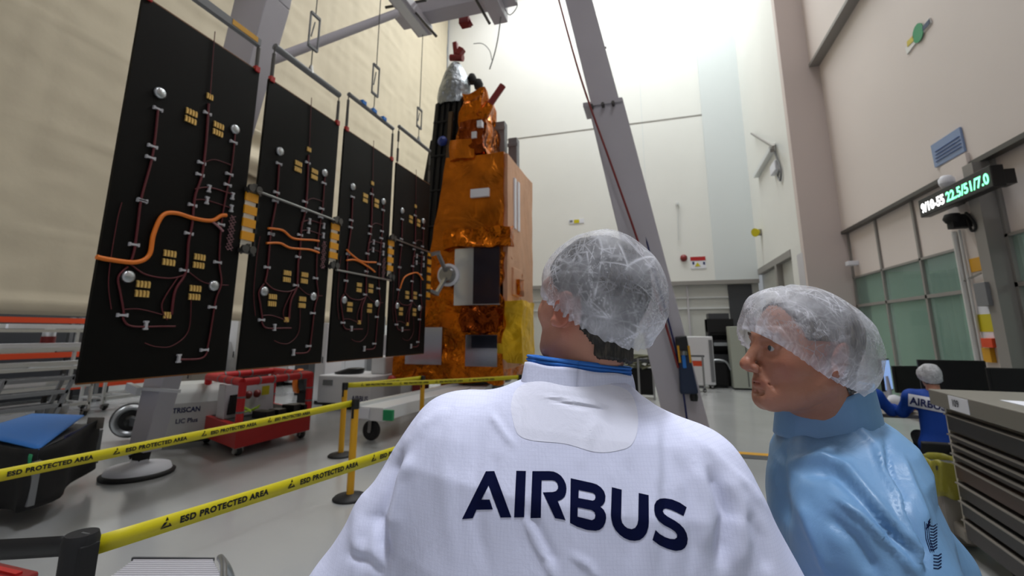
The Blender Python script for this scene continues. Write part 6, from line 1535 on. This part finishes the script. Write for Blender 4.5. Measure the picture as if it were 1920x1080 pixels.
ring_collar('stand_collar', B2, -.03, .044, .1, .098, .018, 'coat_blue', p2, .003, flare=-.1, tilty=-.28, wav=.002)
nk = tolocal(toworld(npv(0, .02, -.1)[None], B2), H2)[0]
V, F = netmesh(lambda P: head_sdf(P, True, neck=tuple(nk)), (-.12, -.17, -.27), (.12, .14, .14), .0024)
Nn = vnorm(V, F); PX, _ = project(toworld(V, H2))
fl = .8 * blob(V, (0, .12, -.038), (.016, .02, .016)) * .55 + .45 * (blob(V, (.05, .06, -.035), (.03, .03, .03)) + blob(V, (-.05, .06, -.035), (.03, .03, .03))) + .8 * (blob(V, (-.082, -.02, -.01), (.02, .04, .05)) + blob(V, (.082, -.02, -.01), (.02, .04, .05))) + .8 * blob(V, (0, .095, -.071), (.022, .02, .008))
# wrinkles: crow's feet, cheek crease, neck folds, forehead lines
A = V.copy(); A[:, 0] = np.abs(A[:, 0])
def crease(P, a, b_, w, dep): return -dep * np.exp(-((cap(P, a, b_, 0)) / w) ** 2)
dsp = sum(crease(A, a, b_, w, e) for a, b_, w, e in [((.049, .07, .003), (.062, .052, .012), .0018, .0012), ((.05, .069, -.004), (.065, .05, -.004), .0018, .0012), ((.049, .07, -.01), (.062, .052, -.02), .0018, .001),
    ((.024, .092, -.018), (.042, .078, -.022), .003, .0014), ((.018, .096, -.045), (.036, .08, -.082), .003, .0010), ((.045, .062, -.06), (.048, .055, -.09), .003, .001),
    ((.05, .0, -.1), (.03, .05, -.13), .003, .002), ((.055, -.02, -.105), (.04, .03, -.145), .003, .002), ((0, .1, .04), (.03, .09, .043), .002, .001)])
V = V + Nn * (dsp + .0006 * npnoise(V, (90, 90, 90)))[:, None]
parts = [(toworld(V, H2), F)]
for s in (-1, 1):
    hp = toworld(npv(s * .24, .085 if s < 0 else .05, -.6)[None], B2)[0]; dn = toworld(npv(s * .2, .2, -.7)[None], B2)[0] - hp
    hv, hf = hand_at(hp, dn, B2[1][:, 1], s > 0); o = skinobj('hand', hv, hf, 'skin2', p2); setflush(o, np.full(len(hv), .15))
VV, FF, ids = merge(parts); o = skinobj('body', VV, FF, 'skin2', p2); setflush(o, np.concatenate([fl, np.full(len(VV) - len(fl), .15)]))
M['eye'] = mat('eye_white', '9d958e', .15); M['iris'] = mat('eye_iris', '2e3a40', .1)
def eyes(fr, parent):
    for s in (-1, 1):
        c = toworld(npv(s * .031, .0756, -.0006)[None], fr)[0]; f = fr[1][:, 1]; e = MB().lathe(c - f * .0125, [(.012 * math.sin(t), .0125 - .0125 * math.cos(t)) for t in np.linspace(.05, 3.09, 12)], 18, f).build('eye', 'eye', parent)
        MB().lathe(c + f * .0113, [(.0058, 0), (.0045, .0012), (.0, .0018)], 14, f).build('iris', 'iris', e)
eyes(H2, p2)
random.seed(4); rts, drs = [], []
for s in (-1, 1):
    for i in range(70):
        t = random.random(); L_ = npv(s * (.014 + .036 * t), .0935 - .012 * t * t - .004 * t, .0225 + .004 * math.sin(t * 2.5) + random.uniform(-.003, .003)); rts.append(toworld(L_[None], H2)[0]); drs.append(H2[1] @ npv(s * .8, .45 - .5 * t, .35))
strands('eyebrow', rts, drs, .009, .0005, mat('brow_hair', '4a3a2e', .6), p2)
def hair_keep2(L):
    y, z, x = L[:, 1], L[:, 2], L[:, 0]; front = y < .05 + .35 * (z - .06); back = z > (-.075 + 1.0 * np.clip(y + .06, 0, .2)); ear = ~((np.abs(x) > .05) & (y > -.04) & (z < .02)); return (front & back & ear).astype(float)
hair_shell(H2, p2, 'hair2', hair_keep2)
K2 = frame(H2c, turn(f2v, 3), roll=0, pitch=math.radians(4 + 19))
make_cap(K2, p2, cap_shape((0, -.006, .024), (.106, .134, .108), [((.0, -.9, -.3), .12, .022), ((-.1, .9, .2), .12, .01)]), lambda az: math.radians(102 + 18 * math.cos(az) ** 2 - 8 * math.sin(az)), 'cap_net', (300, 170), .005, seed=3)
legs(B2, p2, 0, .82, 0)
# ================================================================ seated people in royal blue coats at the desk
def seated(loc, fwd, label, lean, head_h, hairm, cat='person', armz=.78, reach=.38, bh=.4):
    p = thing('person', label, 'person', (loc[0], loc[1], 0)); fr = frame(np.array([loc[0], loc[1], 0.0]), fwd)
    sh = head_h - .27; L = lean
    f = lambda P: U(.06, cap(P, (0, 0, .5), (0, L * .6, sh - .12), .165, .15), cap(P, (-.17, L * .8, sh - .06), (.17, L * .8, sh - .06), .085, .085), ell(P, (0, 0, .5), (.2, .17, .12)),
                    *[U(.03, cap(P, (s * .19, L * .85, sh - .07), (s * .27, L + .08, armz + .02), .07, .055), cap(P, (s * .27, L + .08, armz + .02), (s * .16, L + reach, armz + .02), .055, .042)) for s in (-1, 1)])
    V, F = netmesh(f, (-.4, -.3, .36), (.4, .75, sh + .1), .014, 1); N = vnorm(V, F); V = V + N * (.008 * npnoise(V, (9, 9, 4)))[:, None]
    co = skinobj('coat', toworld(V, fr), F, 'coat_navy', p)
    hc = toworld(npv(0, L * 1.05, head_h - .1)[None], fr)[0]; hf = frame(hc, fwd, pitch=math.radians(-8))
    V, F = netmesh(lambda P: head_sdf(P, True, neck=(0, -.04, -.2)), (-.11, -.14, -.24), (.11, .14, .14), .005, 1)
    o = skinobj('body', toworld(V, hf), F, 'skin1', p); setflush(o, np.full(len(V), .1))
    hair_shell(hf, p, hairm, lambda Q: ((Q[:, 1] < .05 + .35 * (Q[:, 2] - .06)) & (Q[:, 2] > -.09 + np.clip(Q[:, 1] + .06, 0, .2))).astype(float), h=.007)
    make_cap(frame(hc, fwd, pitch=math.radians(22)), p, cap_shape((0, -.012, .02), (.105, .128, .118)), lambda az: math.radians(101), 'cap_far', (90, 50), .006)
    g = lambda P: U(.03, *[smin(cap(P, (s * .1, .02, .5), (s * .12, .42, .52), .085, .065), cap(P, (s * .12, .42, .52), (s * .12, .38, .08), .062, .05), .03) for s in (-1, 1)])
    V, F = netmesh(g, (-.3, -.15, .02), (.3, .56, .64), .02, 1); skinobj('trousers', toworld(V, fr), F, 'trouser', p)
    for s in (-1, 1):
        q = lambda P: np.maximum(cap(P, (s * .12, .36, .045), (s * .13, .53, .035), .045, .035), -P[:, 2] + .001)
        V, F = netmesh(q, (s * .12 - .08, .28, -.01), (s * .12 + .09, .6, .11), .012, 1); skinobj('shoe', toworld(V, fr), F, 'shoe', p)
        hp = toworld(npv(s * .15, L + reach + .02, armz + .015)[None], fr)[0]; dn = fr[1] @ npv(-s * .15, 1, -.05)
        hv, hf_ = hand_at(hp, dn, fr[1] @ npv(-s, 0, .3), s > 0); o = skinobj('hand', hv, hf_, 'skin1', p); setflush(o, np.full(len(hv), .1))
    # office chair
    ch = thing('office_chair', label.replace('seated person', 'chair')[:0] + CH.pop(0), 'chair', (loc[0], loc[1], 0))
    W_ = lambda x, y, z: Vector(toworld(npv(x, y, z)[None], fr)[0])
    def slab(c, sx, sy, sz): return [W_(c[0] + a * sx, c[1] + b_ * sy, c[2] + d * sz) for d in (-1, 1) for a, b_ in ((-1, -1), (1, -1), (1, 1), (-1, 1))]
    MB().hexa(slab((0, .05, .375), .24, .24, .035)).build('seat', 'blackmatte', ch, bevel=.02)
    bk = MB(); bk.grid(lambda u, v: W_(lerp(-.22, .22, u), -.26 - .05 * v + .05 * math.cos((u - .5) * 3), .48 + v * bh), 12, 8); bk.build('backrest', 'blackmatte', ch, thick=.04)
    MB().bar(W_(0, -.1, .35), W_(0, -.28, .36), .06, .02).bar(W_(0, -.28, .35), W_(0, -.27, .5), .06, .02).build('back_bracket', 'black', ch)
    MB().cyl(W_(0, .05, .1), W_(0, .05, .35), .03, 12).build('column', 'steel', ch); b5 = MB()
    for k in range(5):
        a = k * 2 * math.pi / 5 + .3; b5.bar(W_(0, .05, .11), W_(.29 * math.cos(a), .05 + .29 * math.sin(a), .085), .05, .03); e = W_(.29 * math.cos(a), .05 + .29 * math.sin(a), .03)
        MB().lathe(e - Vector((.02, 0, 0)), [(.03, 0), (.03, .04)], 10, (1, 0, 0)).build('castor', 'rubber', ch)
    b5.build('star_base', 'steel', ch)
    return p, co, fr
CH = ['black office chair of the seated person whose back reads AIRBUS', 'black office chair with rounded back directly behind the second man\'s shoulder']
s4 = atd(1757, 760, 4.75)
pA, cA, frA = seated((s4.x, s4.y), (.25, 1, 0), 'seated person seen from behind in a royal blue coat with a white AIRBUS strip', .1, 1.30, 'hair2', bh=.1)
s3 = atd(1622, 770, 5.2)
pB, cB, frB = seated((s3.x - .12, s3.y), (.8, .75, 0), 'seated person in royal blue leaning on the desk, half hidden by the second man\'s cap', .16, 1.28, 'hair1')
me = cA.data; bvA = BVHTree.FromPolygons([v.co + absloc(cA) for v in me.vertices], [tuple(p.vertices) for p in me.polygons])
decal('name_strip', [[(1703, 738), (1776, 751), (1778, 776), (1703, 761)]], 'paper', cA, bvA, off=.006, cuts=4, lim=9, maxd=9)
V, Fs = text_geo('AIRBUS', 1, .03); x1 = max(v.x for v in V); mb = MB(); out = []
for v in V:
    u = v.x / x1; px = lerp(1706, 1774, u); py = lerp(757, 771, u) - v.y * 19; d = ray(px, py).normalized(); h = bvA.ray_cast(CAM, d, 9)[0] or CAM + d * 5
    out.append(h - d * .02)
mb.add(out, Fs).build('lettering', 'navy', cA)
